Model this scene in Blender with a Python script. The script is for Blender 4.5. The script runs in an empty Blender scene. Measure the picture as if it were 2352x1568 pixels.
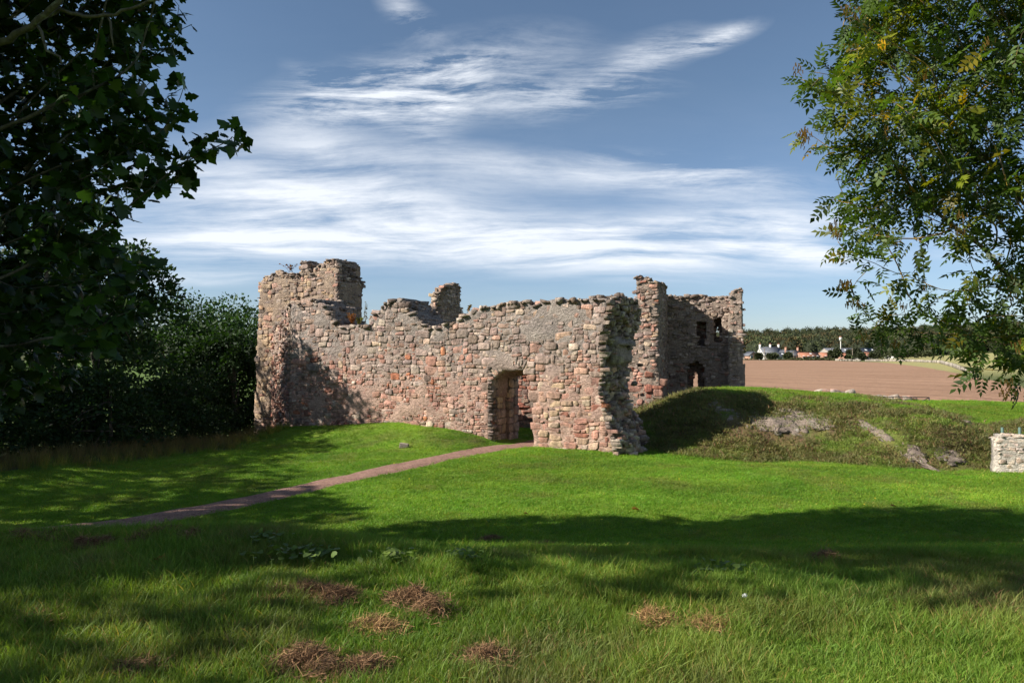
import bpy, math, random
import numpy as np
from mathutils import Vector, noise as mnoise

rng = np.random.default_rng(7)
random.seed(7)
sc = bpy.context.scene
COL = sc.collection

# ------------------------------------------------------------------ camera, sky, sun, exposure
F = 1568.0                       # focal length for a 2352 x 1568 picture
EYE = 1.6
PITCH = math.atan(31 / F)
cam_d = bpy.data.cameras.new('camera'); cam = bpy.data.objects.new('camera', cam_d); COL.objects.link(cam)
cam.location = (0, 0, EYE); cam.rotation_euler = (math.pi / 2 + PITCH, 0, 0)
cam_d.lens = 24; cam_d.sensor_width = 36; cam_d.clip_start = 0.05; cam_d.clip_end = 6000
sc.camera = cam

SUN_EL, SUN_AZ = math.radians(33), math.radians(14)     # light travels towards +x and a little towards +y
LD = np.array([math.cos(SUN_EL) * math.cos(SUN_AZ), math.cos(SUN_EL) * math.sin(SUN_AZ), -math.sin(SUN_EL)])
sl = bpy.data.lights.new('sun', 'SUN'); sl.energy = 5.0; sl.angle = math.radians(0.6); sl.color = (1.0, 0.945, 0.86)
so = bpy.data.objects.new('sun', sl); COL.objects.link(so)
so.rotation_euler = Vector(LD).to_track_quat('-Z', 'Y').to_euler(); so.location = (-30, -10, 30)

sc.view_settings.view_transform = 'Standard'; sc.view_settings.look = 'None'
sc.view_settings.exposure = 0.82; sc.view_settings.gamma = 1; sc.view_settings.use_curve_mapping = False
sc.render.engine = 'CYCLES'
sc.cycles.max_bounces = 6; sc.cycles.transparent_max_bounces = 8; sc.cycles.diffuse_bounces = 3
sc.cycles.transmission_bounces = 4; sc.cycles.use_denoising = True

class NT:
    """small helper to write node trees"""
    def __init__(s, tree): s.t = tree; s.n = tree.nodes; s.l = tree.links
    def new(s, typ, **kw):
        n = s.n.new(typ)
        for k, v in kw.items(): setattr(n, k, v)
        return n
    def link(s, a, b): s.l.new(a, b)
    def set(s, sock, v):
        if hasattr(v, 'is_linked') or isinstance(v, bpy.types.NodeSocket): s.l.new(v, sock)
        elif v is not None: sock.default_value = v
    def m(s, op, a, b=None, c=None, clamp=False):
        n = s.n.new('ShaderNodeMath'); n.operation = op; n.use_clamp = clamp
        s.set(n.inputs[0], a); s.set(n.inputs[1], b); s.set(n.inputs[2], c)
        return n.outputs[0]
    def mr(s, v, a, b, c=0., d=1., smooth=False):
        n = s.n.new('ShaderNodeMapRange'); n.clamp = True
        if smooth: n.interpolation_type = 'SMOOTHSTEP'
        s.set(n.inputs[0], v)
        for i, x in zip((1, 2, 3, 4), (a, b, c, d)): s.set(n.inputs[i], x)
        return n.outputs[0]
    def mix(s, f, a, b, typ='MIX'):
        n = s.n.new('ShaderNodeMix'); n.data_type = 'RGBA'; n.blend_type = typ
        s.set(n.inputs[0], f)
        for i, v in ((6, a), (7, b)):
            if isinstance(v, tuple) and len(v) == 3: v = v + (1,)
            s.set(n.inputs[i], v)
        return n.outputs[2]
    def noise(s, vec, scale, detail=4, rough=.55, dist=0., out=0):
        n = s.n.new('ShaderNodeTexNoise'); s.set(n.inputs['Vector'], vec)
        n.inputs['Scale'].default_value = scale; n.inputs['Detail'].default_value = detail
        n.inputs['Roughness'].default_value = rough; n.inputs['Distortion'].default_value = dist
        return n.outputs[out]
    def mapping(s, vec, scale=(1, 1, 1), rot=(0, 0, 0), loc=(0, 0, 0)):
        n = s.n.new('ShaderNodeMapping'); s.set(n.inputs[0], vec)
        n.inputs[1].default_value = loc; n.inputs[2].default_value = rot; n.inputs[3].default_value = scale
        return n.outputs[0]
    def xyz(s, x, y, z):
        n = s.n.new('ShaderNodeCombineXYZ'); s.set(n.inputs[0], x); s.set(n.inputs[1], y); s.set(n.inputs[2], z)
        return n.outputs[0]

world = bpy.data.worlds.new('World'); sc.world = world; world.use_nodes = True
w = NT(world.node_tree); w.n.clear()
out = w.new('ShaderNodeOutputWorld'); bg = w.new('ShaderNodeBackground'); bg.inputs[1].default_value = 0.064
sky = w.new('ShaderNodeTexSky', sky_type='NISHITA'); sky.sun_disc = False
sky.sun_elevation = SUN_EL
sky.sun_rotation = math.atan2(-LD[0], -LD[1])     # azimuth of the sun itself, clockwise from +Y
sky.altitude = 60; sky.air_density = 1.0; sky.dust_density = 0.35; sky.ozone_density = 3.0
tc = w.new('ShaderNodeTexCoord')
sep = w.new('ShaderNodeSeparateXYZ'); w.link(tc.outputs['Generated'], sep.inputs[0])
X, Y_, Z_ = sep.outputs
ysafe = w.m('MAXIMUM', Y_, 0.05)
A = w.m('DIVIDE', X, ysafe); B = w.m('DIVIDE', Z_, ysafe)        # slopes of the direction: east of north, above horizon
zs = w.m('ADD', w.m('MAXIMUM', Z_, 0.0), 0.16)
pl = w.xyz(w.m('DIVIDE', X, zs), w.m('DIVIDE', Y_, zs), 0.0)      # the cloud layer seen in perspective
warpn = w.noise(pl, 0.7, 3, .5, 0, 1)
va = w.new('ShaderNodeVectorMath', operation='MULTIPLY_ADD'); w.link(warpn, va.inputs[0]); va.inputs[1].default_value = (.6, .6, 0); w.link(pl, va.inputs[2])
pw = va.outputs[0]
streak = w.noise(w.mapping(pw, (0.55, 2.4, 1), (0, 0, math.radians(8))), 1.5, 12, .66, .1)
wisp = w.noise(w.mapping(pw, (1.6, 5.5, 1), (0, 0, math.radians(-22))), 1.5, 12, .70, .25)
puff = w.noise(w.mapping(pw, (1.0, 1.6, 1)), 1.9, 12, .68, .15)
def blob(px, py, sx, sy, ang, amp):
    """a cloud bank whose centre direction, extent and tilt are given in the 2352 px picture"""
    a0, b0 = (px - 1176) / F, (815 - py) / F
    c, s_ = math.cos(ang), math.sin(ang)
    da = w.m('SUBTRACT', A, a0); db = w.m('SUBTRACT', B, b0)
    u = w.m('DIVIDE', w.m('ADD', w.m('MULTIPLY', da, c), w.m('MULTIPLY', db, s_)), sx / F)
    v = w.m('DIVIDE', w.m('SUBTRACT', w.m('MULTIPLY', db, c), w.m('MULTIPLY', da, s_)), sy / F)
    r2 = w.m('ADD', w.m('MULTIPLY', u, u), w.m('MULTIPLY', v, v))
    return w.m('MULTIPLY', w.m('EXPONENT', w.m('MULTIPLY', r2, -1.0)), amp)
def total(lst):
    t = lst[0]
    for x in lst[1:]: t = w.m('ADD', t, x)
    return t
R = math.radians
soft = total([blob(690, 440, 430, 100, R(-4), .85), blob(720, 330, 180, 40, R(-10), .3), blob(1250, 560, 560, 62, R(-3), 1.0), blob(560, 560, 330, 50, 0, .75),
              blob(1650, 525, 280, 48, R(6), .95), blob(1850, 575, 110, 34, R(-14), .8), blob(1350, 400, 480, 42, R(-8), .55), blob(400, 640, 240, 22, 0, .45), blob(2250, 560, 160, 40, 0, .35)])
fine = total([blob(860, 215, 230, 60, R(8), 1.0), blob(990, 160, 130, 26, R(14), .9), blob(1000, 255, 90, 60, R(50), .5), blob(790, 215, 110, 22, R(-28), .5), blob(1330, 215, 190, 34, R(4), .5), blob(1480, 130, 120, 40, R(25), .55), blob(1650, 85, 90, 22, R(20), .85),
              blob(930, 20, 70, 30, R(-35), .5), blob(1230, 180, 150, 110, R(15), .25), blob(1600, 400, 260, 40, R(-6), .5), blob(1000, 80, 400, 60, 0, .1)])
behind = w.mr(Y_, 0.0, 0.25, 1.0, 0.0)
low = w.m('MULTIPLY', w.mr(Z_, 0.0, 0.5, .5, .15), behind)
soft = w.m('ADD', soft, low)
m1 = w.m('MULTIPLY', w.mr(soft, .10, .95, 0, 1.1), w.mr(w.m('ADD', w.m('MULTIPLY', streak, .7), w.m('MULTIPLY', puff, .3)), .39, .60, .10, 1.))
m2 = w.m('MULTIPLY', w.mr(fine, .06, .80, 0, 1.1), w.mr(w.m('ADD', w.m('MULTIPLY', wisp, .6), w.m('MULTIPLY', puff, .4)), .44, .61, 0., 1.))
veil = w.mr(B, 0.0, .45, .16, .03)
mask = w.m('MINIMUM', w.m('ADD', w.m('ADD', m1, m2), w.m('MULTIPLY', veil, puff)), .93)
above = w.mr(Z_, -0.01, 0.04)
skyc = w.mix(1.0, sky.outputs[0], w.mix(w.mr(Z_, 0., .35), (.86, .93, 1.12), (.98, 1.0, .98)), 'MULTIPLY')
colr = w.mix(w.m('MULTIPLY', mask, above), skyc, (8.9, 9.3, 9.9))
w.link(colr, bg.inputs[0]); w.link(bg.outputs[0], out.inputs[0])

# ------------------------------------------------------------------ helpers
def view_ray(px, py):
    cx, cy = (px - 1176) / F, (784 - py) / F
    c, s_ = math.cos(PITCH), math.sin(PITCH)
    return np.array([cx, c - cy * s_, s_ + cy * c])
def W(px, py, Y):
    d = view_ray(px, py); return np.array([0, 0, EYE]) + d * (Y / d[1])
def smooth(a, b, x):
    t = np.clip((np.asarray(x, float) - a) / (b - a), 0, 1); return t * t * (3 - 2 * t)
_perm = np.random.default_rng(3).random((256, 256))
def vnoise(x, y, seed=0):
    x = np.asarray(x, float) + seed * 17.3; y = np.asarray(y, float) + seed * 9.1
    xi = np.floor(x).astype(int); yi = np.floor(y).astype(int); fx = x - xi; fy = y - yi
    fx = fx * fx * (3 - 2 * fx); fy = fy * fy * (3 - 2 * fy)
    g = lambda i, j: _perm[i & 255, j & 255]
    return (g(xi, yi) * (1 - fx) + g(xi + 1, yi) * fx) * (1 - fy) + (g(xi, yi + 1) * (1 - fx) + g(xi + 1, yi + 1) * fx) * fy
def fbm(x, y, seed=0, oct=4):
    s_ = 0; a = .5
    for i in range(oct): s_ = s_ + a * vnoise(np.asarray(x) * 2 ** i, np.asarray(y) * 2 ** i, seed + i); a *= .5
    return s_ / (1 - .5 ** oct)

def tag(o, label=None, cat=None, group=None, kind=None):
    if label: o['label'] = label
    if cat: o['category'] = cat
    if group: o['group'] = group
    if kind: o['kind'] = kind
    return o
def thing(name, label, cat, loc, group=None, rz=0):
    o = bpy.data.objects.new(name, None); COL.objects.link(o); o.location = loc; o.rotation_euler = (0, 0, rz); o.empty_display_size = .2
    return tag(o, label, cat, group, 'thing')

class Buf:
    def __init__(s): s.v = []; s.f = {}; s.c = []; s.n = 0
    def add(s, v, f, c=None):
        v = np.asarray(v, float).reshape(-1, 3)
        if isinstance(f, np.ndarray): f = {f.shape[1]: f}
        elif isinstance(f, list):
            d = {}
            for q in f: d.setdefault(len(q), []).append(q)
            f = {k: np.array(x) for k, x in d.items()}
        for k, a in f.items(): s.f.setdefault(k, []).append(np.asarray(a) + s.n)
        if c is None: c = np.ones((len(v), 4))
        c = np.asarray(c, float)
        if c.ndim == 1: c = np.tile(c, (len(v), 1))
        s.v.append(v); s.c.append(c); s.n += len(v)
    def mesh(s, name, mats, smooth_=False, off=(0, 0, 0), col=True):
        me = bpy.data.meshes.new(name)
        V = np.concatenate(s.v) - np.asarray(off, float)
        me.vertices.add(len(V)); me.vertices.foreach_set('co', V.astype(np.float32).ravel())
        loops = []; tot = []
        for k, l in s.f.items():
            a = np.concatenate(l); loops.append(a.ravel()); tot.append(np.full(len(a), k))
        loops = np.concatenate(loops); tot = np.concatenate(tot)
        me.loops.add(len(loops)); me.loops.foreach_set('vertex_index', loops.astype(np.int32))
        me.polygons.add(len(tot)); st = np.concatenate([[0], np.cumsum(tot)[:-1]])
        me.polygons.foreach_set('loop_start', st.astype(np.int32)); me.polygons.foreach_set('loop_total', tot.astype(np.int32))
        if smooth_: me.polygons.foreach_set('use_smooth', np.ones(len(tot), bool))
        if col:
            at = me.color_attributes.new('Col', 'FLOAT_COLOR', 'POINT'); at.data.foreach_set('color', np.concatenate(s.c).astype(np.float32).ravel())
        me.update(calc_edges=True)
        for m in (mats if isinstance(mats, (list, tuple)) else [mats]): me.materials.append(m)
        return me
def put(name, me, parent=None, loc=(0, 0, 0)):
    o = bpy.data.objects.new(name, me); COL.objects.link(o)
    if parent is not None: o.parent = parent
    o.location = loc
    return o
def part(name, buf, mat, parent, smooth_=False, kind=None, label=None):
    """buf in world coordinates"""
    o = put(name, buf.mesh(name, mat, smooth_, off=parent.location), parent)
    if kind: o['kind'] = kind
    if label: o['label'] = label
    return o
def single(name, buf, mat, label, cat, loc, group=None, smooth_=False, kind='thing'):
    o = put(name, buf.mesh(name, mat, smooth_, off=loc)); o.location = loc
    return tag(o, label, cat, group, kind)

BOXF = np.array([[0, 1, 3, 2], [4, 6, 7, 5], [0, 4, 5, 1], [2, 3, 7, 6], [0, 2, 6, 4], [1, 5, 7, 3]])
def box(b, c, s_, rz=0, col=None):
    g = np.array([[x, y, z] for x in (-.5, .5) for y in (-.5, .5) for z in (-.5, .5)]) * np.array(s_)
    cs, sn = math.cos(rz), math.sin(rz)
    v = np.stack([g[:, 0] * cs - g[:, 1] * sn, g[:, 0] * sn + g[:, 1] * cs, g[:, 2]], 1) + np.array(c)
    b.add(v, BOXF, col)
def tube(b, pts, rad, n=6, col=None, cap=True):
    pts = np.asarray(pts, float); rad = np.broadcast_to(np.asarray(rad, float), (len(pts),))
    d = np.gradient(pts, axis=0); d /= np.linalg.norm(d, axis=1)[:, None] + 1e-9
    ref = np.array([0, 0, 1.]) if abs(d[:, 2]).mean() < .8 else np.array([1., 0, 0])
    s1 = np.cross(d, ref); s1 /= np.linalg.norm(s1, axis=1)[:, None] + 1e-9; s2 = np.cross(d, s1)
    an = np.linspace(0, 2 * math.pi, n, endpoint=False)
    v = pts[:, None] + rad[:, None, None] * (np.cos(an)[None, :, None] * s1[:, None] + np.sin(an)[None, :, None] * s2[:, None])
    i = np.arange(len(pts) - 1)[:, None] * n + np.arange(n)[None]; j = np.arange(len(pts) - 1)[:, None] * n + (np.arange(n)[None] + 1) % n
    q = np.stack([i, j, j + n, i + n], -1).reshape(-1, 4)
    b.add(v.reshape(-1, 3), {4: q, n: np.array([np.arange(n)[::-1], np.arange(n) + (len(pts) - 1) * n])} if cap else {4: q}, col)

# ------------------------------------------------------------------ materials
def material(name, build):
    m = bpy.data.materials.new(name); m.use_nodes = True; t = NT(m.node_tree); t.n.clear()
    o = t.new('ShaderNodeOutputMaterial'); t.link(build(t), o.inputs[0]); return m
def principled(t, col, rough=.9, normal=None, spec=.25, metal=0.):
    p = t.new('ShaderNodeBsdfPrincipled')
    if isinstance(col, tuple) and len(col) == 3: col = col + (1,)
    t.set(p.inputs['Base Color'], col); t.set(p.inputs['Roughness'], rough); p.inputs['Specular IOR Level'].default_value = spec
    p.inputs['Metallic'].default_value = metal
    if normal is not None: t.link(normal, p.inputs['Normal'])
    return p.outputs[0]
def bump(t, h, dist, strength=1.):
    b = t.new('ShaderNodeBump'); b.inputs['Strength'].default_value = strength; b.inputs['Distance'].default_value = dist
    t.link(h, b.inputs['Height']); return b.outputs[0]
def pos(t): return t.new('ShaderNodeNewGeometry').outputs['Position']
def attr(t, name='Col', typ='GEOMETRY'):
    a = t.new('ShaderNodeAttribute'); a.attribute_name = name; a.attribute_type = typ; return a

def _stone(scale=1., lich=1.):
    def f(t):
        p = pos(t); a = attr(t)
        big = t.noise(p, 1.1 / scale, 4, .6); mid = t.noise(p, 9 / scale, 5, .65); fin = t.noise(p, 55 / scale, 4, .7)
        strat = t.noise(t.mapping(p, (1.5, 1.5, 14)), 2.6 / scale, 5, .7, .6)
        c = t.mix(1., a.outputs['Color'], t.mix(t.mr(mid, .3, .7), (.68, .68, .68), (1.26, 1.22, 1.18)), 'MULTIPLY')
        c = t.mix(1., c, t.mix(t.mr(big, .35, .65), (.86, .84, .84), (1.12, 1.08, 1.02)), 'MULTIPLY')
        c = t.mix(1., c, t.mix(t.mr(strat, .3, .7), (.74, .72, .70), (1.14, 1.12, 1.10)), 'MULTIPLY')
        spots = t.mr(t.noise(p, 15 / scale, 5, .6), .60, .67)
        c = t.mix(t.m('MULTIPLY', t.m('MULTIPLY', spots, a.outputs['Alpha']), .72 * lich), c, (.50, .50, .46))
        soot = t.mr(t.noise(t.mapping(p, (1, 1, .35)), 5.5 / scale, 5, .65), .56, .70)
        c = t.mix(t.m('MULTIPLY', soot, .55), c, (.085, .075, .068))
        vst = t.noise(t.mapping(p, (4.5, 4.5, .55)), 1.1 / scale, 4, .6); c = t.mix(1., c, t.mix(t.mr(vst, .38, .62), (.72, .70, .69), (1.12, 1.10, 1.08)), 'MULTIPLY')
        moss = t.mr(t.noise(p, 7 / scale, 5, .7), .66, .74)
        c = t.mix(t.m('MULTIPLY', moss, .4), c, (.09, .10, .035))
        h = t.m('ADD', t.m('MULTIPLY', mid, 1.1), t.m('ADD', t.m('MULTIPLY', fin, .35), t.m('MULTIPLY', strat, 1.0)))
        return principled(t, c, .94, bump(t, h, .06 * scale, 1.))
    return f
M_STONE = material('sandstone', _stone())
M_STONE_FAR = material('sandstone_small', _stone(1.2))
def _core(t):
    p = pos(t); a = attr(t); n = t.noise(t.mapping(p, (1, 1, 1.7)), 9, 8, .72, .5); n2 = t.noise(p, 2.2, 4, .6)
    c = t.mix(1., a.outputs['Color'], t.mix(t.mr(n, .3, .7), (.45, .42, .40), (1.15, 1.1, 1.05)), 'MULTIPLY')
    c = t.mix(1., c, t.mix(t.mr(n2, .35, .65), (.8, .78, .78), (1.1, 1.08, 1.05)), 'MULTIPLY')
    return principled(t, c, .96, bump(t, n, .14, 1.))
M_CORE = material('lime_mortar_core', _core)
def _rock(t):
    p = pos(t); n = t.noise(p, 3.5, 8, .65); n2 = t.noise(p, 18, 5, .7); n3 = t.noise(t.mapping(p, (1, 1, 3)), 6, 4, .6)
    c = t.mix(t.mr(n, .35, .65), (.15, .115, .085), (.46, .385, .31))
    c = t.mix(t.mr(n3, .60, .72), c, (.50, .48, .44))
    c = t.mix(t.mr(n2, .62, .72), c, (.08, .09, .035))
    n4 = t.noise(t.mapping(p, (1, 1, 1.6)), 9, 6, .75, .8); c = t.mix(t.mr(n4, .56, .64), c, (.07, .06, .045))
    return principled(t, c, .95, bump(t, t.m('ADD', t.m('MULTIPLY', n4, -.8), t.m('ADD', n, t.m('MULTIPLY', n2, .5))), .16, 1.))
M_ROCK = material('outcrop_rock', _rock)

def _ground(t):
    p = pos(t); a = attr(t)
    n1 = t.noise(p, .8, 5, .6); n2 = t.noise(p, 6, 5, .65); n3 = t.noise(p, 42, 4, .7); n4 = t.noise(p, 2.3, 6, .7)
    c = t.mix(1., a.outputs['Color'], t.mix(t.mr(n1, .3, .7), (.78, .82, .8), (1.22, 1.14, 1.1)), 'MULTIPLY')
    c = t.mix(1., c, t.mix(t.mr(n2, .3, .7), (.66, .72, .7), (1.28, 1.2, 1.2)), 'MULTIPLY')
    c = t.mix(1., c, t.mix(t.mr(n3, .3, .7), (.62, .66, .7), (1.3, 1.24, 1.2)), 'MULTIPLY')
    c = t.mix(t.m('MULTIPLY', t.mr(n4, .60, .72), a.outputs['Alpha']), c, (.15, .10, .055))
    h = t.m('ADD', t.m('MULTIPLY', n2, .8), t.m('MULTIPLY', n3, .45))
    return principled(t, c, .95, bump(t, h, .05, .9), .15)
M_GROUND = material('turf_ground', _ground)
def _path(t):
    p = pos(t); n = t.noise(p, 5, 5, .6); v = t.new('ShaderNodeTexVoronoi'); v.inputs['Scale'].default_value = 42; t.link(p, v.inputs['Vector'])
    c = t.mix(t.mr(n, .3, .7), (.24, .14, .105), (.36, .225, .175))
    sp = t.new('ShaderNodeSeparateColor'); t.link(v.outputs['Color'], sp.inputs[0])
    c = t.mix(1., c, t.mix(sp.outputs[0], (.65, .62, .62), (1.3, 1.25, 1.2)), 'MULTIPLY')
    return principled(t, c, .95, bump(t, t.m('ADD', v.outputs['Distance'], n), .02, 1.))
M_PATH = material('red_gravel', _path)
def _field(t):
    p = pos(t); n = t.noise(p, .05, 5, .6); n2 = t.noise(p, 1.2, 5, .7)
    wv = t.new('ShaderNodeTexWave'); wv.inputs['Scale'].default_value = .16; wv.inputs['Distortion'].default_value = 1.2; wv.inputs['Detail'].default_value = 3
    t.link(t.mapping(p, rot=(0, 0, math.radians(-32))), wv.inputs[0])
    c = t.mix(t.mr(n, .3, .7), (.32, .195, .125), (.41, .255, .165))
    c = t.mix(t.m('MULTIPLY', t.mr(wv.outputs[1], .35, .65), .5), c, (.25, .15, .095)); wv2 = t.new('ShaderNodeTexWave'); wv2.inputs['Scale'].default_value = .035; wv2.inputs['Distortion'].default_value = .6; t.link(t.mapping(p, rot=(0, 0, math.radians(-32))), wv2.inputs[0]); c = t.mix(t.m('MULTIPLY', t.mr(wv2.outputs[1], .90, .98), .45), c, (.20, .12, .08))
    c = t.mix(1., c, t.mix(t.mr(n2, .3, .7), (.82, .82, .82), (1.12, 1.1, 1.1)), 'MULTIPLY')
    return principled(t, c, 1., bump(t, n2, .25, 1.), .05)
M_FIELD = material('ploughed_soil', _field)

def leafmat(name, c1, c2, trans=.35, gloss=.5):
    def f(t):
        a = attr(t); p = pos(t); n = t.noise(p, 1.6, 3, .6)
        c = t.mix(1., t.mix(t.mr(n, .35, .65), c1, c2), a.outputs['Color'], 'MULTIPLY')
        pr = principled(t, c, gloss, None, .3)
        tr = t.new('ShaderNodeBsdfTranslucent'); t.link(t.mix(1., c, (1.5, 1.7, .55), 'MULTIPLY'), tr.inputs[0])
        mx = t.new('ShaderNodeMixShader'); mx.inputs[0].default_value = trans; t.link(pr, mx.inputs[1]); t.link(tr.outputs[0], mx.inputs[2])
        return mx.outputs[0]
    return material(name, f)
M_SYC = leafmat('sycamore_leaf', (.022, .050, .012), (.034, .074, .014), .28, .45)
M_ASH = leafmat('ash_leaf', (.046, .080, .016), (.072, .108, .020), .38, .5)
M_WOODLEAF = leafmat('wood_leaf', (.020, .046, .012), (.032, .066, .014), .25, .65)
M_FARLEAF = leafmat('far_leaf', (.040, .052, .022), (.062, .070, .028), .12, .8)
M_WEED = leafmat('weed_stem', (.10, .10, .03), (.20, .13, .05), .3, .8)
def _bark(t, c1, c2, c3, th):
    p = pos(t); n = t.noise(t.mapping(p, (1, 1, .4)), 26, 5, .7); n2 = t.noise(p, 8, 5, .6)
    c = t.mix(t.mr(n, .3, .7), c1, c2); c = t.mix(t.mr(n2, th, th + .08), c, c3)
    return principled(t, c, .95, bump(t, n, .01, 1.))
M_BARK = material('grey_bark', lambda t: _bark(t, (.045, .038, .03), (.13, .115, .09), (.17, .18, .13), .56))
M_BARKY = material('lichened_bark', lambda t: _bark(t, (.07, .055, .035), (.17, .13, .08), (.36, .22, .035), .50))

def _blade(t):
    a = attr(t, 'tint', 'INSTANCER'); b = attr(t)
    c = t.mix(1., a.outputs['Color'], b.outputs['Color'], 'MULTIPLY')
    pr = principled(t, c, .55, None, .25)
    tr = t.new('ShaderNodeBsdfTranslucent'); t.link(t.mix(1., c, (1.25, 1.35, .5), 'MULTIPLY'), tr.inputs[0])
    mx = t.new('ShaderNodeMixShader'); mx.inputs[0].default_value = .38; t.link(pr, mx.inputs[1]); t.link(tr.outputs[0], mx.inputs[2])
    return mx.outputs[0]
M_BLADE = material('grass_blade', _blade)
def _straw(t):
    a = attr(t); return principled(t, t.mix(1., a.outputs['Color'], (.30, .185, .10), 'MULTIPLY'), .8, None, .2)
M_STRAW = material('dry_straw', _straw)
def plain(name, col, rough=.8, metal=0., var=.15, scale=6):
    def f(t):
        n = t.noise(pos(t), scale, 4, .6)
        c = t.mix(t.mr(n, .3, .7), tuple(x * (1 - var) for x in col), tuple(min(1, x * (1 + var)) for x in col))
        return principled(t, c, rough, None, .3, metal)
    return material(name, f)
M_IRON = plain('dark_iron', (.05, .045, .045), .6)
M_GREENPOST = plain('green_painted_post', (.10, .16, .13), .7)
M_HARL = plain('white_harling', (.58, .56, .51), .9, 0, .08, 2)
M_PINKSTONE = plain('pink_house_stone', (.36, .21, .15), .95, 0, .3, 1.2)
M_GREYHOUSE = plain('grey_house_stone', (.34, .29, .25), .95, 0, .25, 1.5)
M_SLATE = plain('blue_slate', (.12, .125, .14), .7, 0, .2, 1)
M_PANTILE = plain('orange_pantile', (.34, .145, .085), .85, 0, .25, 1)
M_PANE = plain('window_glass', (.03, .035, .045), .15)
M_WHITE = plain('white_paint', (.75, .75, .72), .6)
M_POLE = plain('weathered_pole', (.20, .16, .12), .9)
M_LITTER = plain('white_paper', (.8, .8, .82), .7)
M_DRYWALL = plain('pale_dyke', (.30, .26, .21), .95, 0, .4, .6)

# ------------------------------------------------------------------ frames of the castle walls
class Frame:
    """vertical plane: origin O, U to the viewer's right, N towards the viewer; coordinates (u, z)"""
    def __init__(s, O, ang):
        s.O = np.array([O[0], O[1], 0.]); s.U = np.array([math.cos(ang), math.sin(ang), 0.]); s.N = np.array([s.U[1], -s.U[0], 0.])
    def px(s, px, py):
        d = view_ray(px, py); E = np.array([0, 0, EYE])
        t = np.dot(s.O - E * [1, 1, 0], s.N) / np.dot(d, s.N)
        p = E + t * d; return np.array([np.dot(p - s.O, s.U), p[2]])
    def poly(s, pts): return np.array([s.px(*q) for q in pts])
    def at(s, u, z, n=0.):
        return s.O + np.multiply.outer(u, s.U) + np.multiply.outer(n, s.N) + np.multiply.outer(z, np.array([0, 0, 1.]))
CA = math.radians(-26)
FC = Frame((-8.56, 26.30), CA)                       # curtain wall, u = 0 at its far left corner
FT = Frame((-7.28, 28.9), CA)                        # tower front
FTE = Frame(FT.at(FT.px(778, 640)[0], 0), CA + math.pi / 2)     # tower broken end
FCE = Frame(FC.at(FC.px(1415, 900)[0], 0), CA + math.pi / 2)    # curtain wall broken end

# ------------------------------------------------------------------ terrain
_mz = [(560, 1030), (590, 1010), (618, 990), (682, 977), (806, 974), (912, 969), (991, 977), (1055, 987), (1117, 1006), (1140, 1022)]
MU, MZ = [], []
for q in _mz:
    u_, z_ = FC.px(*q); MU.append(u_); MZ.append(max(z_ + 1.3, 0.))
MU.insert(0, MU[0] - 1.5); MZ.insert(0, 0.); MZ[-1] = 0.
MZ[1] = 0.2
def t_base(x, y):
    lf = smooth(1.5, -1.5, x) if False else 1 - smooth(-3.2, .8, x)
    e0 = 6.1 * lf + 4.2 * (1 - lf); e1 = 9.0 * lf + 11.6 * (1 - lf)
    e0 = e0 + .35 * (fbm(x * .5, x * 0 + 3, 5) - .5)
    s_ = np.clip((y - e0) / (e1 - e0), 0, 1); s_ = s_ * s_ * (3 - 2 * s_)
    z = -1.3 * s_
    z = z - .95 * smooth(-8.6, -11.5, x) * smooth(22, 28, y)
    z = z - .8 * smooth(-11, -22, x) * smooth(10, 16, y) + .25 * smooth(-9, -12, x) * smooth(10, 13, y) * smooth(22, 17, y)
    # far country
    f1 = smooth(32, 45, y) * -2.9
    f2 = smooth(45, 62, y) * 1.75
    z = z + f1 + f2 + np.clip((y - 62) / 238, 0, 1.3) * 1.5
    wv = (1 + .10 * np.sin(x * .011 + 1)) * (.80 + .24 * smooth(.28, .47, x / np.maximum(y, 20)))
    z = z + smooth(380, 900, y) * 24 * wv + smooth(900, 2200, y) * 25
    rt = smooth(.50, .85, x / np.maximum(y, 20))
    z = z + rt * smooth(120, 330, y) * 5.0
    z = z + (fbm(x * .22, y * .22, 1) - .5) * .12 * smooth(4, 8, np.abs(y) + np.abs(x)) * (1 - smooth(30, 40, y))
    z = z + (fbm(x * .9, y * .9, 2) - .5) * .07 * (1 - smooth(30, 40, y))
    return z
def left_mound(x, y):
    u = (x - FC.O[0]) * FC.U[0] + (y - FC.O[1]) * FC.U[1]; n = (x - FC.O[0]) * FC.N[0] + (y - FC.O[1]) * FC.N[1]
    a = np.interp(u, MU, MZ)
    return a * np.where(n > 0, 1 - smooth(.35, 3.6, n), 1 - smooth(.2, 3., -n))
CP = []      # control points of the right-hand earthwork: x, y, height above the base surface
def cp(px, py, Y):
    p = W(px, py, Y); CP.append((p[0], p[1], p[2] - float(t_base(p[0], p[1]))))
def c0(x, y): CP.append((x, y, 0.))
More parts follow.
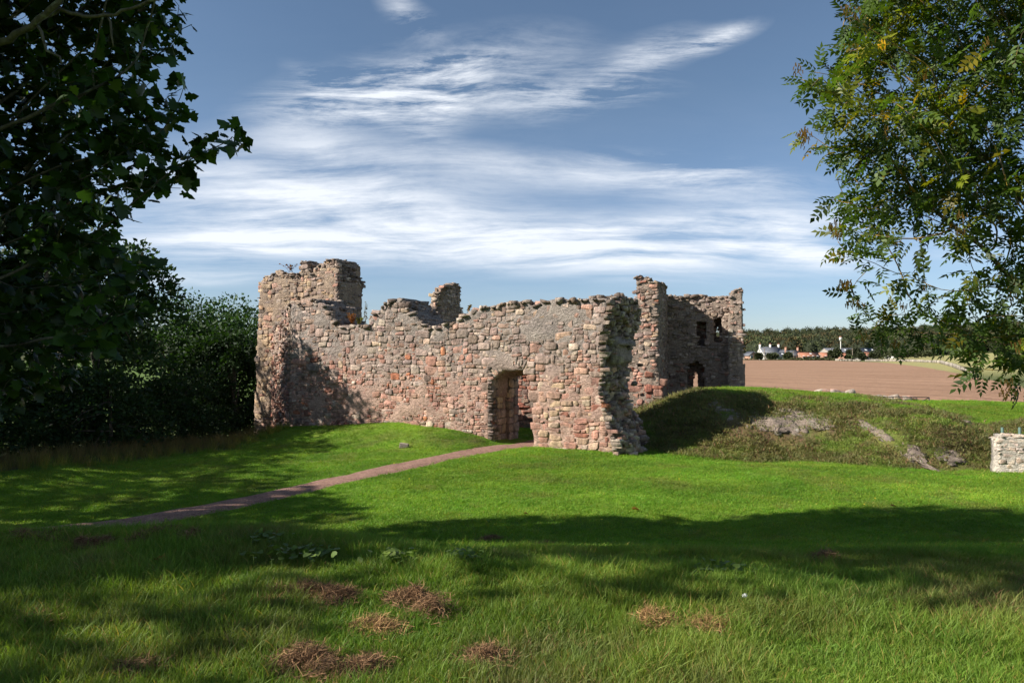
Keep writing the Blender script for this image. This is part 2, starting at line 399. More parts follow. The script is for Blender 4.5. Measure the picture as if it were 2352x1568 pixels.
for q in [(1490, 965, 24.5), (1530, 928, 25), (1570, 906, 25.5), (1610, 896, 26), (1700, 892, 26.5), (1800, 897, 26.5), (1880, 903, 26.5), (1960, 906, 26), (2020, 919, 27), (2090, 923, 29), (2130, 921, 30), (2220, 921, 30), (2290, 924, 30), (2352, 926, 30), (2500, 922, 30), (2700, 925, 30),
          (1600, 905, 24), (1700, 906, 23.6), (1800, 912, 23.6), (1880, 915, 23.6), (1976, 915, 23.2), (2040, 928, 22.4), (2100, 939, 21.8), (2171, 956, 21.2), (2225, 975, 20.8),
          (1550, 960, 23.2), (1620, 950, 22.4), (1700, 932, 22.6), (1800, 935, 22.0), (1900, 938, 21.7), (2000, 950, 20.7), (2100, 972, 19.6), (2180, 988, 19.3), (2225, 1000, 19.7),
          (1560, 1010, 21.6), (1640, 1000, 21.3), (1700, 985, 21.1), (1780, 988, 21.0), (1850, 992, 20.8), (1930, 995, 20.3), (1960, 1010, 19.8), (2050, 1005, 19.1), (2130, 1010, 18.9), (2210, 1020, 18.9), (2050, 1040, 18.55), (2150, 1045, 18.35), (2220, 1048, 18.5),
          (1500, 1033, 21.2), (1600, 1030, 20.9), (1700, 1036, 20.5), (1780, 1036, 20.4), (1860, 1045, 19.7), (1950, 1061, 18.7), (2050, 1068, 18.2), (2150, 1072, 18.0), (2235, 1066, 18.3),
          (2262, 1040, 19.8), (2256, 1010, 21.2), (2256, 985, 23), (2300, 965, 25), (2352, 955, 26),
          (2300, 985, 21.5), (2352, 975, 21.5), (2450, 965, 21.5), (2290, 1010, 20.3), (2352, 1005, 20), (2450, 1000, 20), (2290, 1040, 19), (2352, 1050, 18.6), (2450, 1050, 18.6), (2352, 1085, 16.9)]:
    cp(*q)
for y in (14.5, 16.2):
    for x in np.arange(-2, 22, 3.): c0(x, y)
for x in np.arange(5.5, 12, 1.6): c0(x, 18.6 - (x - 5.5) * .28)
for y in (19, 22, 25, 28, 31, 35):
    for x in (-3., 0., 2.6): c0(x, y)
for y in (36, 42):
    for x in np.arange(4, 40, 5.): c0(x, y)
for y in (16, 22, 30): c0(30., y)
CP = np.array(CP)
def _phi(r2): return np.sqrt(r2 + .35)
_A = _phi(((CP[:, None, :2] - CP[None, :, :2]) ** 2).sum(-1)) + np.eye(len(CP)) * -.02
_w = np.linalg.solve(_A, CP[:, 2])
def earthwork(x, y):
    x = np.asarray(x, float); y = np.asarray(y, float); sh = np.broadcast(x, y).shape
    X_ = np.broadcast_to(x, sh).ravel(); Y__ = np.broadcast_to(y, sh).ravel(); o = np.zeros(len(X_))
    k = (X_ > -3) & (X_ < 32) & (Y__ > 13) & (Y__ < 44); ii = np.nonzero(k)[0]
    for c in range(0, len(ii), 20000):
        j = ii[c:c + 20000]
        r2 = (X_[j, None] - CP[None, :, 0]) ** 2 + (Y__[j, None] - CP[None, :, 1]) ** 2
        o[j] = _phi(r2) @ _w
    m = smooth(-3, 2.2, X_) * smooth(32, 28, X_) * smooth(13, 15.5, Y__) * smooth(44, 40, Y__)
    o = o * m; bm_w = smooth(3, 6, X_) * smooth(16.8, 18.4, Y__) * smooth(25, 23, Y__) * smooth(.15, .5, o) * smooth(1.9, 1.4, o)
    o = o + bm_w * ((fbm(X_ * 1.5, Y__ * 1.5, 73) - .5) * .34 + (fbm(X_ * 4, Y__ * 4, 74, 2) - .5) * .10)
    return o.reshape(sh)
def tz_exact(x, y):
    return t_base(x, y) + left_mound(x, y) + earthwork(x, y)
# the ground sheet: fine near the castle, coarse to the horizon; tz() looks heights up in the same sheet
NG = 460; KG = 6.5; TM = math.asinh(2600 / KG)
_t = np.linspace(-TM, TM, NG); GX = KG * np.sinh(_t) + 1.0; GY = KG * np.sinh(_t) + 15.0
_gx, _gy = np.meshgrid(GX, GY, indexing='ij'); GZ = tz_exact(_gx, _gy)
def tz(x, y):
    x = np.asarray(x, float); y = np.asarray(y, float)
    i = np.clip(np.searchsorted(GX, x) - 1, 0, NG - 2); j = np.clip(np.searchsorted(GY, y) - 1, 0, NG - 2)
    a = np.clip((x - GX[i]) / (GX[i + 1] - GX[i]), 0, 1); b = np.clip((y - GY[j]) / (GY[j + 1] - GY[j]), 0, 1)
    return (GZ[i, j] * (1 - a) + GZ[i + 1, j] * a) * (1 - b) + (GZ[i, j + 1] * (1 - a) + GZ[i + 1, j + 1] * a) * b
_ys = np.concatenate([np.arange(2, 45, .04), np.geomspace(45, 2400, 900)])
def hit(px, py, ymin=2.):
    d = view_ray(px, py); Y = _ys[_ys >= ymin]
    x = d[0] / d[1] * Y; z = EYE + d[2] / d[1] * Y
    k = np.nonzero(z <= tz(x, Y))[0]
    i = k[0] if len(k) else len(Y) - 1
    return np.array([x[i], Y[i], float(tz(x[i], Y[i]))])
def pip(poly, x, y):
    x = np.asarray(x, float); y = np.asarray(y, float); r = np.zeros(np.broadcast(x, y).shape, bool); n = len(poly)
    for i in range(n):
        x1, y1 = poly[i][:2]; x2, y2 = poly[(i + 1) % n][:2]
        if y1 == y2: continue
        c = ((y1 > y) != (y2 > y)) & (x < (x2 - x1) * (y - y1) / (y2 - y1) + x1); r ^= c
    return r

# path line on the ground
PATH_C = [hit(*q)[:2] for q in [(1200, 1024), (1130, 1030), (1040, 1047), (960, 1063), (870, 1083), (760, 1107), (640, 1136), (520, 1160), (420, 1180), (330, 1196)]]
PATH_C.insert(0, FC.at(FC.px(1190, 1000)[0] + .1, 0, -.9)[:2]); PATH_C.insert(0, FC.at(FC.px(1190, 1000)[0] + .2, 0, -3.0)[:2])
PATH_C.append(PATH_C[-1] + np.array([-1.1, -.7])); PATH_C.append(PATH_C[-1] + np.array([-3, -1.9])); PATH_C = np.array(PATH_C)
def resample(P, step):
    d = np.concatenate([[0], np.cumsum(np.linalg.norm(np.diff(P, axis=0), axis=1))]); s_ = np.arange(0, d[-1], step)
    return np.stack([np.interp(s_, d, P[:, k]) for k in range(P.shape[1])], 1)
PR = resample(PATH_C, .12)
for _ in range(12): PR[1:-1] = (PR[:-2] + PR[2:] + 2 * PR[1:-1]) / 4
def path_dist(x, y):
    x = np.asarray(x, float).ravel(); y = np.asarray(y, float).ravel(); o = np.full(len(x), 99.)
    k = np.nonzero((y > 8) & (y < 27) & (x > -15) & (x < 4))[0]; P = PR[::3]
    for c in range(0, len(k), 20000):
        j = k[c:c + 20000]; o[j] = np.sqrt(((x[j, None] - P[None, :, 0]) ** 2 + (y[j, None] - P[None, :, 1]) ** 2).min(1))
    return o

# ground colours: what grows where (turf, dry bank herbage, stubble, rough pasture)
def wood_edge(y): return -11.3 + .45 * np.clip(y - 15, 0, 6.3) - .25 * np.clip(15 - y, 0, 5)
def ground_cover(x, y, z):
    """base colour and dryness"""
    x = np.asarray(x, float).ravel(); y = np.asarray(y, float).ravel()
    n = fbm(x * .35, y * .35, 11); n2 = fbm(x * 1.3, y * 1.3, 13); n3 = fbm(x * 3.5, y * 3.5, 15)
    turf = np.array([.135, .235, .020]); rich = np.array([.100, .195, .017]); dry = np.array([.17, .135, .055]); brown = np.array([.135, .092, .055])
    c = turf + (rich - turf) * smooth(.35, .65, n)[:, None]; c = c * (.62 + .76 * fbm(x * .55 + 9, y * .9, 93, 5))[:, None]; ptc = smooth(.60, .72, fbm(x * 1.1, y * 1.1, 94))[:, None]; c = c + (np.array([.17, .15, .05]) - c) * ptc * .35
    e = .35
    sl = np.hypot(tz(x + e, y) - tz(x - e, y), tz(x, y + e) - tz(x, y - e)) / (2 * e)
    bank = smooth(.09, .26, sl) * smooth(12, 15, y) * smooth(45, 38, y) * smooth(2, 5, x)
    leftb = smooth(.10, .30, sl) * smooth(15, 18, y) * smooth(45, 38, y) * smooth(2, -1, x) * .5
    d = np.clip(bank * (.45 + 1.1 * smooth(.34, .55, n2 * .6 + n3 * .4)) + leftb * smooth(.42, .6, n2), 0, 1)
    near = smooth(7.5, 5.2, y) * smooth(-3, 0, y)
    d = np.maximum(d, near * smooth(.50, .66, n2 * .65 + n * .35) * .5)
    c = c + (np.where(n3[:, None] > .5, dry, brown) - c) * np.clip(d, 0, 1)[:, None]
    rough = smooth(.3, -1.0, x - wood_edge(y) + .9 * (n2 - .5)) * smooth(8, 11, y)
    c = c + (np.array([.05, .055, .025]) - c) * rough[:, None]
    a = x / np.maximum(y, 20)
    far = smooth(34, 44, y)
    fc = np.tile(np.array([.105, .125, .045]), (len(x), 1))
    stub = smooth(.505, .56, a) * smooth(100, 160, y) * smooth(430, 380, y)
    fc = fc + (np.array([.33, .31, .13]) - fc) * stub[:, None]
    green = smooth(.50, .47, a) * smooth(50, 70, y) * smooth(420, 380, y)
    fc = fc + (np.array([.10, .16, .035]) - fc) * green[:, None]
    hill = smooth(390, 470, y); fc = fc + (np.array([.075, .085, .035]) - fc) * hill[:, None]
    c = c + (fc - c) * far[:, None]
    return c, np.clip(d + .3 * near, 0, 1), rough, bank
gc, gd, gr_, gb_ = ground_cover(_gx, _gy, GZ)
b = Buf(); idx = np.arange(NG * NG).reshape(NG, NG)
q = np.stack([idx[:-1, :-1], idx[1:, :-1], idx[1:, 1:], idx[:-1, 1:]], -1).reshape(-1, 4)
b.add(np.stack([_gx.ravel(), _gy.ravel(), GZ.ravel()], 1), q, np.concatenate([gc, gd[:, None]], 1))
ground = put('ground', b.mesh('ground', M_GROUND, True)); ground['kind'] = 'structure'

# gravel path
b = Buf(); tg = np.gradient(PR, axis=0); tg /= np.linalg.norm(tg, axis=1)[:, None]; nn = np.stack([-tg[:, 1], tg[:, 0]], 1)
K = 9; rows = []
for k in range(K):
    f = k / (K - 1) * 2 - 1
    wd = .49 + .14 * (fbm(PR[:, 0] * 1.1, PR[:, 1] * 1.1 + (9 if f > 0 else 0), 21) - .5) + .14 * (fbm(PR[:, 0] * 4, PR[:, 1] * 4 + (9 if f > 0 else 0), 22) - .5)
    p = PR + nn * (f * wd)[:, None]
    rows.append(np.stack([p[:, 0], p[:, 1], tz(p[:, 0], p[:, 1]) + .022 * (1 - abs(f) ** 3) + .004 - .02 * (abs(f) == 1)], 1))
V = np.stack(rows, 1).reshape(-1, 3); ii = (np.arange(len(PR) - 1)[:, None] * K + np.arange(K - 1)[None]).ravel()
b.add(V, np.stack([ii, ii + K, ii + K + 1, ii + 1], 1))
path = put('path', b.mesh('path', M_PATH, True)); path['kind'] = 'structure'

# ploughed field beyond the castle
fp = [(1300, 938), (1300, 831), (1710, 829), (1900, 830), (2010, 834), (2050, 837), (2120, 846), (2200, 861), (2290, 882), (2340, 893), (2500, 925), (2400, 960), (1900, 960)]
FP = []
for px_, py_ in fp:
    if py_ < 925: p = hit(px_, py_, 50); FP.append(p[:2])
    else: FP.append(np.array([(px_ - 1176) / F * 52, 52.]))
FP = np.array(FP)
xs = np.linspace(FP[:, 0].min(), FP[:, 0].max(), 150); ysf = np.geomspace(52, FP[:, 1].max(), 110)
fx, fy = np.meshgrid(xs, ysf, indexing='ij')
cen = pip(FP, (fx[:-1, :-1] + fx[1:, 1:]) / 2, (fy[:-1, :-1] + fy[1:, 1:]) / 2)
id2 = np.arange(fx.size).reshape(fx.shape); q = np.stack([id2[:-1, :-1], id2[1:, :-1], id2[1:, 1:], id2[:-1, 1:]], -1)[cen]
b = Buf(); b.add(np.stack([fx.ravel(), fy.ravel(), tz(fx.ravel(), fy.ravel()) + .25 + .0006 * fy.ravel()], 1), q)
fld = put('ploughed_field', b.mesh('ploughed_field', M_FIELD, True)); fld['kind'] = 'structure'

# ------------------------------------------------------------------ masonry
S4 = np.array([0, .2, .8, 1.])
def _ring():
    r = [(i, 0) for i in range(4)] + [(3, j) for j in (1, 2, 3)] + [(i, 3) for i in (2, 1, 0)] + [(0, j) for j in (2, 1)]
    return [i * 4 + j for i, j in r]
RING = _ring()
SF = [[i * 4 + j, (i + 1) * 4 + j, (i + 1) * 4 + j + 1, i * 4 + j + 1] for i in range(3) for j in range(3)]
SF += [[RING[k], 16 + k, 16 + (k + 1) % 12, RING[(k + 1) % 12]] for k in range(12)]
SF = np.array(SF)
def pack(r, u0, u1, z0, z1, size, mask):
    """random rubble: the lowest gap gets the next stone; returns rectangles"""
    segs = [[u0, u1, z0]]; outl = []
    guard = 0
    while guard < 60000:
        guard += 1
        i = min(range(len(segs)), key=lambda k: segs[k][2]); a, b_, z = segs[i]
        if z >= z1: break
        wd = b_ - a
        sw, sh = size(a + wd / 2, z, r)
        if wd <= sw * 1.45: sw = wd
        elif wd - sw < .09: sw = wd - .1
        lo = segs[i - 1][2] if i > 0 else 1e9; hi = segs[i + 1][2] if i < len(segs) - 1 else 1e9
        if wd < .07:
            nz = min(lo, hi) if min(lo, hi) < 1e8 else z + .1
            sh = max(nz - z, .03)
        else:
            for nb in (lo, hi):
                if nb < 1e8 and abs(z + sh - nb) < .07: sh = max(nb - z, .05)
            sh = min(sh, sw * 1.7)
        left = r.random() < .5
        rect = (a, a + sw, z, z + sh) if left or sw == wd else (b_ - sw, b_, z, z + sh)
        outl.append(rect)
        new = []
        if rect[0] > a + 1e-6: new.append([a, rect[0], z])
        new.append([rect[0], rect[1], z + sh])
        if rect[1] < b_ - 1e-6: new.append([rect[1], b_, z])
        segs[i:i + 1] = new
        k = 0
        while k < len(segs) - 1:
            if abs(segs[k][2] - segs[k + 1][2]) < .012:
                segs[k] = [segs[k][0], segs[k + 1][1], max(segs[k][2], segs[k + 1][2])]; segs.pop(k + 1)
            else: k += 1
    A_ = np.array(outl)
    return A_[mask((A_[:, 0] + A_[:, 1]) / 2, (A_[:, 2] + A_[:, 3]) / 2)]
def stone_verts(rc, fr, r, prot=(0., .03), rough=1., bulge=None, back=.14, joint=.008, lean=None):
    joint = joint * .5; n = len(rc); u0, u1, z0, z1 = rc.T
    wd = u1 - u0; hg = z1 - z0; mn = np.minimum(wd, hg)
    g = np.zeros((n, 4, 4, 3))
    jt = joint + r.random((n, 1, 1)) * .006
    s_ = np.tile(S4[None, :, None], (n, 1, 4)); t_ = np.tile(S4[None, None, :], (n, 4, 1))
    g[..., 0] = u0[:, None, None] + jt + s_ * (wd[:, None, None] - 2 * jt); g[..., 1] = z0[:, None, None] + jt + t_ * (hg[:, None, None] - 2 * jt)
    for i in (0, 3):
        for j in (0, 3):
            k = (r.random(n) ** 2.5 * .24 + .02) * mn
            g[:, i, j, 0] += k * (1 if i == 0 else -1); g[:, i, j, 1] += k * (1 if j == 0 else -1)
    g[..., :2] += (r.random((n, 4, 4, 2)) - .5) * (mn * .15 * rough)[:, None, None, None]
    P0 = prot[0] + r.random(n) ** 1.6 * (prot[1] - prot[0])
    tu = (r.random(n) - .5) * .10 * rough * np.minimum(wd, .5); tv = (r.random(n) - .5) * .14 * rough * np.minimum(hg, .4)
    g[..., 2] = P0[:, None, None] + tu[:, None, None] * (s_ - .5) * 2 + tv[:, None, None] * (t_ - .5) * 2 + (r.random((n, 4, 4)) - .5) * .020 * rough
    edge = np.ones((4, 4), bool); edge[1:3, 1:3] = False
    bev = (.004 + .014 * r.random(n) ** 2 * rough)[:, None] + mn[:, None] * .02 * r.random((n, 1))
    g[:, edge, 2] -= bev
    # wavering courses
    U_, Z = g[..., 0].copy(), g[..., 1].copy()
    g[..., 1] += .045 * (fbm(U_ * .9, Z * .6, 31, 2) - .5) + .02 * np.sin(U_ * 3.1 + Z)
    g[..., 0] += .05 * (fbm(U_ * .7 + 7, Z * .9, 32, 2) - .5) + .055 * (vnoise(U_ * 3.4, Z * 3.4, 33) - .5)
    g[..., 1] += .06 * (vnoise(U_ * 3.1 + 4, Z * 3.6, 34) - .5)
    f = g.reshape(n, 16, 3); ring = f[:, RING].copy(); ring[..., 2] = -back
    al = np.concatenate([f, ring], 1)
    if bulge is not None: al[..., 2] += bulge(al[..., 0], al[..., 1])
    if lean is not None: al[..., 0] = lean(al[..., 0], al[..., 1])
    return fr.at(al[..., 0], al[..., 1], al[..., 2])
PAL = {'grey': (.36, .315, .285), 'dark': (.19, .16, .145), 'brown': (.32, .25, .205), 'cream': (.54, .455, .36), 'pale': (.54, .48, .42), 'pink': (.50, .325, .265),
       'rose': (.45, .25, .20), 'red': (.33, .125, .085), 'orange': (.46, .17, .075), 'ochre': (.52, .38, .24), 'lilac': (.39, .31, .29), 'buff': (.52, .41, .29)}
PN = list(PAL); PA = np.array([PAL[k] for k in PN])
def pick_col(r, n, wts):
    """wts: list of (name, array or float)"""
    Wt = np.zeros((n, len(PN)))
    for k, v in wts.items(): Wt[:, PN.index(k)] = v
    Wt = np.maximum(Wt, 0); c = np.cumsum(Wt, 1); c /= c[:, -1:]
    i = (c < r.random((n, 1))).sum(1)
    m_ = (PA * Wt.mean(0)[:, None]).sum(0) / Wt.mean(0).sum()
    v = 1.24 * (PA[i] * .74 + m_ * .26) * (.80 + .46 * r.random((n, 1)) ** 1.2) * (1 + (r.random((n, 3)) - .5) * .06)
    return v
def core_mesh(buf, fr, mask, u0, u1, z0, z1, nf, nb, cell=.13, col=(.25, .2, .17, 0), bulge=None, rough=.014, lean=None):
    nu = int((u1 - u0) / cell) + 1; nz = int((z1 - z0) / cell) + 1
    uc = u0 + np.arange(nu) * cell; zc = z0 + np.arange(nz) * cell
    m = mask(*np.meshgrid(uc + cell / 2, zc + cell / 2, indexing='ij'))
    un = u0 + np.arange(nu + 1) * cell; zn = z0 + np.arange(nz + 1) * cell
    Ug, Zg = np.meshgrid(un, zn, indexing='ij'); r = np.random.default_rng(int(abs(u0) * 100 + nu))
    layers = max(2, int(round((nf - nb) / .4)) + 1)
    ns = np.linspace(nf, nb, layers); base = []
    for k, nv in enumerate(ns):
        ju = Ug + (r.random(Ug.shape) - .5) * cell * .5; jz = Zg + (r.random(Ug.shape) - .5) * cell * .5
        jn = nv + (r.random(Ug.shape) - .5) * rough * 2 + (.045 * smooth(.50, .78, fbm(Ug * 1.5 + 3, Zg * 1.9, 66, 3)) if k == 0 else 0)
        if bulge is not None: jn = jn + bulge(ju, jz)
        if lean is not None: ju = lean(ju, jz)
        base.append(fr.at(ju, jz, jn).reshape(-1, 3))
    NN = (nu + 1) * (nz + 1); idx = lambda i, j, k: k * NN + i * (nz + 1) + j
    I, J = np.nonzero(m); fs = [np.stack([idx(I, J, 0), idx(I + 1, J, 0), idx(I + 1, J + 1, 0), idx(I, J + 1, 0)], 1)]
    L = layers - 1
    fs.append(np.stack([idx(I, J, L), idx(I, J + 1, L), idx(I + 1, J + 1, L), idx(I + 1, J, L)], 1))
    mp = np.pad(m, 1)
    for di, dj, e in ((-1, 0, ((0, 0), (0, 1))), (1, 0, ((1, 1), (1, 0))), (0, -1, ((1, 0), (0, 0))), (0, 1, ((0, 1), (1, 1)))):
        nbm = mp[1 + di:1 + di + nu, 1 + dj:1 + dj + nz]; I, J = np.nonzero(m & ~nbm)
        (a0, a1), (b0, b1) = e
        for k in range(L): fs.append(np.stack([idx(I + a0, J + a1, k), idx(I + b0, J + b1, k), idx(I + b0, J + b1, k + 1), idx(I + a0, J + a1, k + 1)], 1))
    V = np.concatenate(base); Fc = np.concatenate(fs); used = np.unique(Fc); mp_ = -np.ones(len(V), int); mp_[used] = np.arange(len(used))
    cc_ = np.tile(col(Ug, Zg).reshape(-1, 4), (layers, 1))[used] if callable(col) else col
    buf.add(V[used], mp_[Fc], cc_)
    top = np.full(nu, np.nan)
    for i in range(nu):
        k = np.nonzero(m[i])[0]
        if len(k): top[i] = zc[k[-1]] + cell
    return uc + cell / 2, top
def ico(sub=1):
    import bmesh
    bm = bmesh.new(); bmesh.ops.create_icosphere(bm, subdivisions=sub, radius=1); bm.verts.ensure_lookup_table()
    v = np.array([x.co[:] for x in bm.verts]); f = np.array([[y.index for y in x.verts] for x in bm.faces]); bm.free(); return v, f
ICO1, ICO2, ICO3 = ico(1), ico(2), ico(3)
def rock_verts(r, size, sq=.55, jit=.12, base=None, rot=None):
    v, f = base or ICO2
    s_ = np.sign(v) * np.abs(v) ** sq; s_ /= np.abs(s_).max()
    s_ = s_ * (1 + (r.random((len(v), 1)) - .5) * jit * 2)
    for _ in range(2):      # a couple of cleaved faces
        d = r.normal(size=3); d /= np.linalg.norm(d); h = s_ @ d; c = .55 + .3 * r.random(); k = h > c; s_[k] -= np.outer(h[k] - c, d)
    s_ = s_ * np.array(size) / 2
    a = rot if rot is not None else r.random() * 6.28
    t = (r.random(2) - .5) * .5
    Rz = np.array([[math.cos(a), -math.sin(a), 0], [math.sin(a), math.cos(a), 0], [0, 0, 1]])
    Rx = np.array([[1, 0, 0], [0, math.cos(t[0]), -math.sin(t[0])], [0, math.sin(t[0]), math.cos(t[0])]])
    Ry = np.array([[math.cos(t[1]), 0, math.sin(t[1])], [0, 1, 0], [-math.sin(t[1]), 0, math.cos(t[1])]])
    return s_ @ (Rz @ Rx @ Ry).T, f
class Castle:
    """collects the stones of one ruin; the 300 that show largest become parts"""
    def __init__(s, root, seed, mat=None): s.root = root; s.r = np.random.default_rng(seed); s.st = []; s.core = Buf(); s.mat = mat or M_STONE
    def face(s, fr, mask, bb, size, cols, prot=(0, .03), rough=1., bulge=None, lich=None, core=None, thick=1.5, cell=.13, lean=None, corecol=(.42, .35, .295, 0), imp=1., joint=.008, cmask=None):
        u0, u1, z0, z1 = bb
        rc = pack(s.r, u0, u1, z0, z1, size, mask)
        ce = fr.at((rc[:, 0] + rc[:, 1]) / 2, (rc[:, 2] + rc[:, 3]) / 2)
        keep = rc[:, 3] > tz(ce[:, 0], ce[:, 1]) - .05; rc = rc[keep]; ce = ce[keep]
        V = stone_verts(rc, fr, s.r, prot, rough, bulge, lean=lean, joint=joint)
        u = (rc[:, 0] + rc[:, 1]) / 2; z = (rc[:, 2] + rc[:, 3]) / 2
        C_ = cols(u, z, s.r, len(rc)); L = lich(u, z) if lich is not None else np.zeros(len(rc))
        C4 = np.concatenate([C_, np.clip(L, 0, 1)[:, None]], 1)
        area = (rc[:, 1] - rc[:, 0]) * (rc[:, 3] - rc[:, 2]); dist = ce[:, 1]
        vis = np.abs(((ce - [0, 0, EYE]) / np.linalg.norm(ce, axis=1)[:, None]) @ fr.N)
        for k in range(len(rc)): s.st.append((area[k] / dist[k] ** 2 * (.15 + vis[k]) * imp, V[k], SF, C4[k], False))
        if core is None:
            return core_mesh(s.core, fr, cmask or mask, u0, u1, z0, z1, -.004, -thick, cell, corecol, bulge, lean=lean)
    def rock(s, c, size, col, sq=.5, imp=.6, jit=.12, rot=None, base=None):
        v, f = rock_verts(s.r, size, sq, jit, base or ICO1, rot)
        c = np.array(c); s.st.append((size[0] * size[2] / c[1] ** 2 * imp, v + c, f, np.array(list(col)), False))
    def caps(s, fr, uc, top, n0, n1, col, sz=(.26, .2, .16), row=.26, up=.02):
        ok = ~np.isnan(top)
        if not ok.any(): return
        uc, top = uc[ok], top[ok]; n = n0
        while n >= n1:
            u = uc[0] + s.r.random() * .1
            while u < uc[-1]:
                k = s.r.random(); sx = sz[0] * (.32 + 1.35 * k ** 1.6)
                z = np.interp(u, uc, top)
                p = fr.at(u, z + up * s.r.random() - .045 + .05 * (fbm(u * 2.2, n * 2.0 + 3, 49, 2) - .4), n + (s.r.random() - .5) * .08)
                s.rock(p, (sx, sz[1] * (.7 + .6 * s.r.random()), sz[2] * (.35 + 1.0 * s.r.random() ** 1.3)), col(u, z, s.r), rot=math.atan2(fr.U[1], fr.U[0]) + (s.r.random() - .5) * .5, sq=.36)
                u += sx * (.75 + .3 * s.r.random())
            n -= row
    def finish(s, rest_name='rubble_masonry', count=300):
        s.st.sort(key=lambda q: -q[0]); base = np.array(s.root.location)
        for q in s.st[:count]:
            c = q[1].mean(0); b_ = Buf(); b_.add(q[1], q[2], q[3])
            put('stone', b_.mesh('stone', s.mat, off=c), s.root, tuple(c - base))
        b_ = Buf()
        for q in s.st[count:]: b_.add(q[1], q[2], q[3])
        if b_.n: part(rest_name, b_, s.mat, s.root, kind='stuff')
        part('mortar_core', s.core, M_CORE, s.root, True)
        return len(s.st)

# ---- curtain wall -------------------------------------------------
def P(fr, pts): return fr.poly(pts)
cw_out = P(FC, [(666, 1100), (666, 703), (680, 696), (695, 703), (712, 685), (727, 692), (738, 706), (746, 700), (759, 724), (772, 741), (794, 754), (818, 748), (843, 750), (850, 730), (861, 718), (880, 703), (896, 692), (921, 687), (934, 703), (953, 724), (966, 738), (979, 750), (1020, 747), (1045, 738), (1071, 722), (1097, 710), (1127, 704), (1160, 697), (1184, 695), (1223, 697), (1277, 692), (1328, 691), (1367, 690), (1393, 689),
                 (1398, 705), (1393, 730), (1408, 756), (1402, 772), (1421, 782), (1413, 808), (1420, 826), (1402, 840), (1392, 856), (1404, 880), (1390, 905), (1398, 930), (1415, 948), (1408, 975), (1425, 1000), (1432, 1030), (1436, 1100)])
door = P(FC, [(1121, 1100), (1121, 1002), (1127, 963), (1124, 930), (1132, 905), (1129, 873), (1146, 853), (1160, 848), (1180, 846), (1200, 848), (1212, 857), (1217, 870), (1219, 905), (1227, 918), (1221, 940), (1229, 960), (1223, 985), (1227, 1008), (1225, 1100)])
bulge_c = lambda u, z: .16 * (fbm(u * .35, z * .45, 41, 3) - .5) + .05 * (fbm(u * 1.4, z * 1.4, 42, 2) - .5)
cw_mask = lambda u, z: pip(cw_out, u, z) & ~pip(door, u, z)
ux = lambda px, py=900: FC.px(px, py)[0]
DL, DR = ux(1124), ux(1224)
def size_c(u, z, r):
    k = r.random()
    dressed = (ux(1235) < u < ux(1330) and z < .55)
    if dressed: return .30 + .22 * r.random(), .17 + .07 * r.random()
    small = .72 if (z < .9 and u < ux(1100)) else 1.
    if k < .12: return (.38 + .24 * r.random()) * small, (.21 + .13 * r.random()) * small
    if k < .50: return (.20 + .18 * r.random()) * small, (.12 + .10 * r.random()) * small
    return (.10 + .16 * r.random()) * small, (.045 + .07 * r.random()) * small
def cols_c(u, z, r, n):
    h = np.clip((z + 1.2) / 4.6, 0, 1); nz = fbm(u * .6, z * .8, 43); nz2 = fbm(u * .9 + 5, z * 1.2, 44)
    low = smooth(.68, .30, h + .35 * (nz - .5))
    brickp = np.exp(-((u - ux(965)) / .75) ** 2 - ((z - .55) / .9) ** 2) + .6 * np.exp(-((u - ux(1025)) / .5) ** 2 - ((z + .1) / .6) ** 2)
    rightlow = smooth(ux(1220), ux(1240), u) * smooth(.75, .35, z)
    top = smooth(.68, .95, h)
    w_ = {'grey': .5 + 1.7 * (1 - low) + .8 * top, 'dark': .18 + .36 * top, 'brown': .5 + .5 * top, 'lilac': .6 * (1 - low) + .3, 'pale': .55 + .3 * low, 'cream': .15 + .12 * low, 'pink': 2.4 * low + .34,
          'rose': 1.9 * low * (1 + nz2) + .16, 'red': .6 * low, 'orange': .04 * low + 1.4 * brickp, 'ochre': .02, 'buff': .12 + 2.2 * rightlow}
    for k in ('grey', 'dark', 'lilac', 'brown'): w_[k] = w_[k] * (1 - .7 * rightlow)
    return pick_col(r, n, w_)
lich_c = lambda u, z: .22 + .75 * smooth(1.9, 3.4, z + .4 * (fbm(u, z, 45) - .5))
root = thing('curtain_wall', 'long roofless rubble wall of pink and grey sandstone pierced by an arched doorway', 'wall', (0, 22, -1.3))
CW = Castle(root, 11)
U1 = ux(1440, 1000)
uc, top = CW.face(FC, cw_mask, (0, U1 + .3, -2.4, 4.6), size_c, cols_c, (0, .036), .9, bulge_c, lich_c, thick=1.75, corecol=lambda u, z: np.concatenate([(np.array([.46, .415, .38]) + (np.array([.66, .475, .395]) - np.array([.46, .415, .38])) * smooth(2.2, .2, z + 1.2 * (fbm(u * .6, z * .8, 43) - .5))[..., None]) * (.85 + .3 * fbm(u, z, 48))[..., None], 0 * u[..., None]], -1))
ccap = lambda u, z, r: tuple(PA[r.choice([0, 0, 1, 2, 4])] * (.8 + .4 * r.random())) + (.95,)
CW.caps(FC, uc, top, -.02, -1.7, ccap)
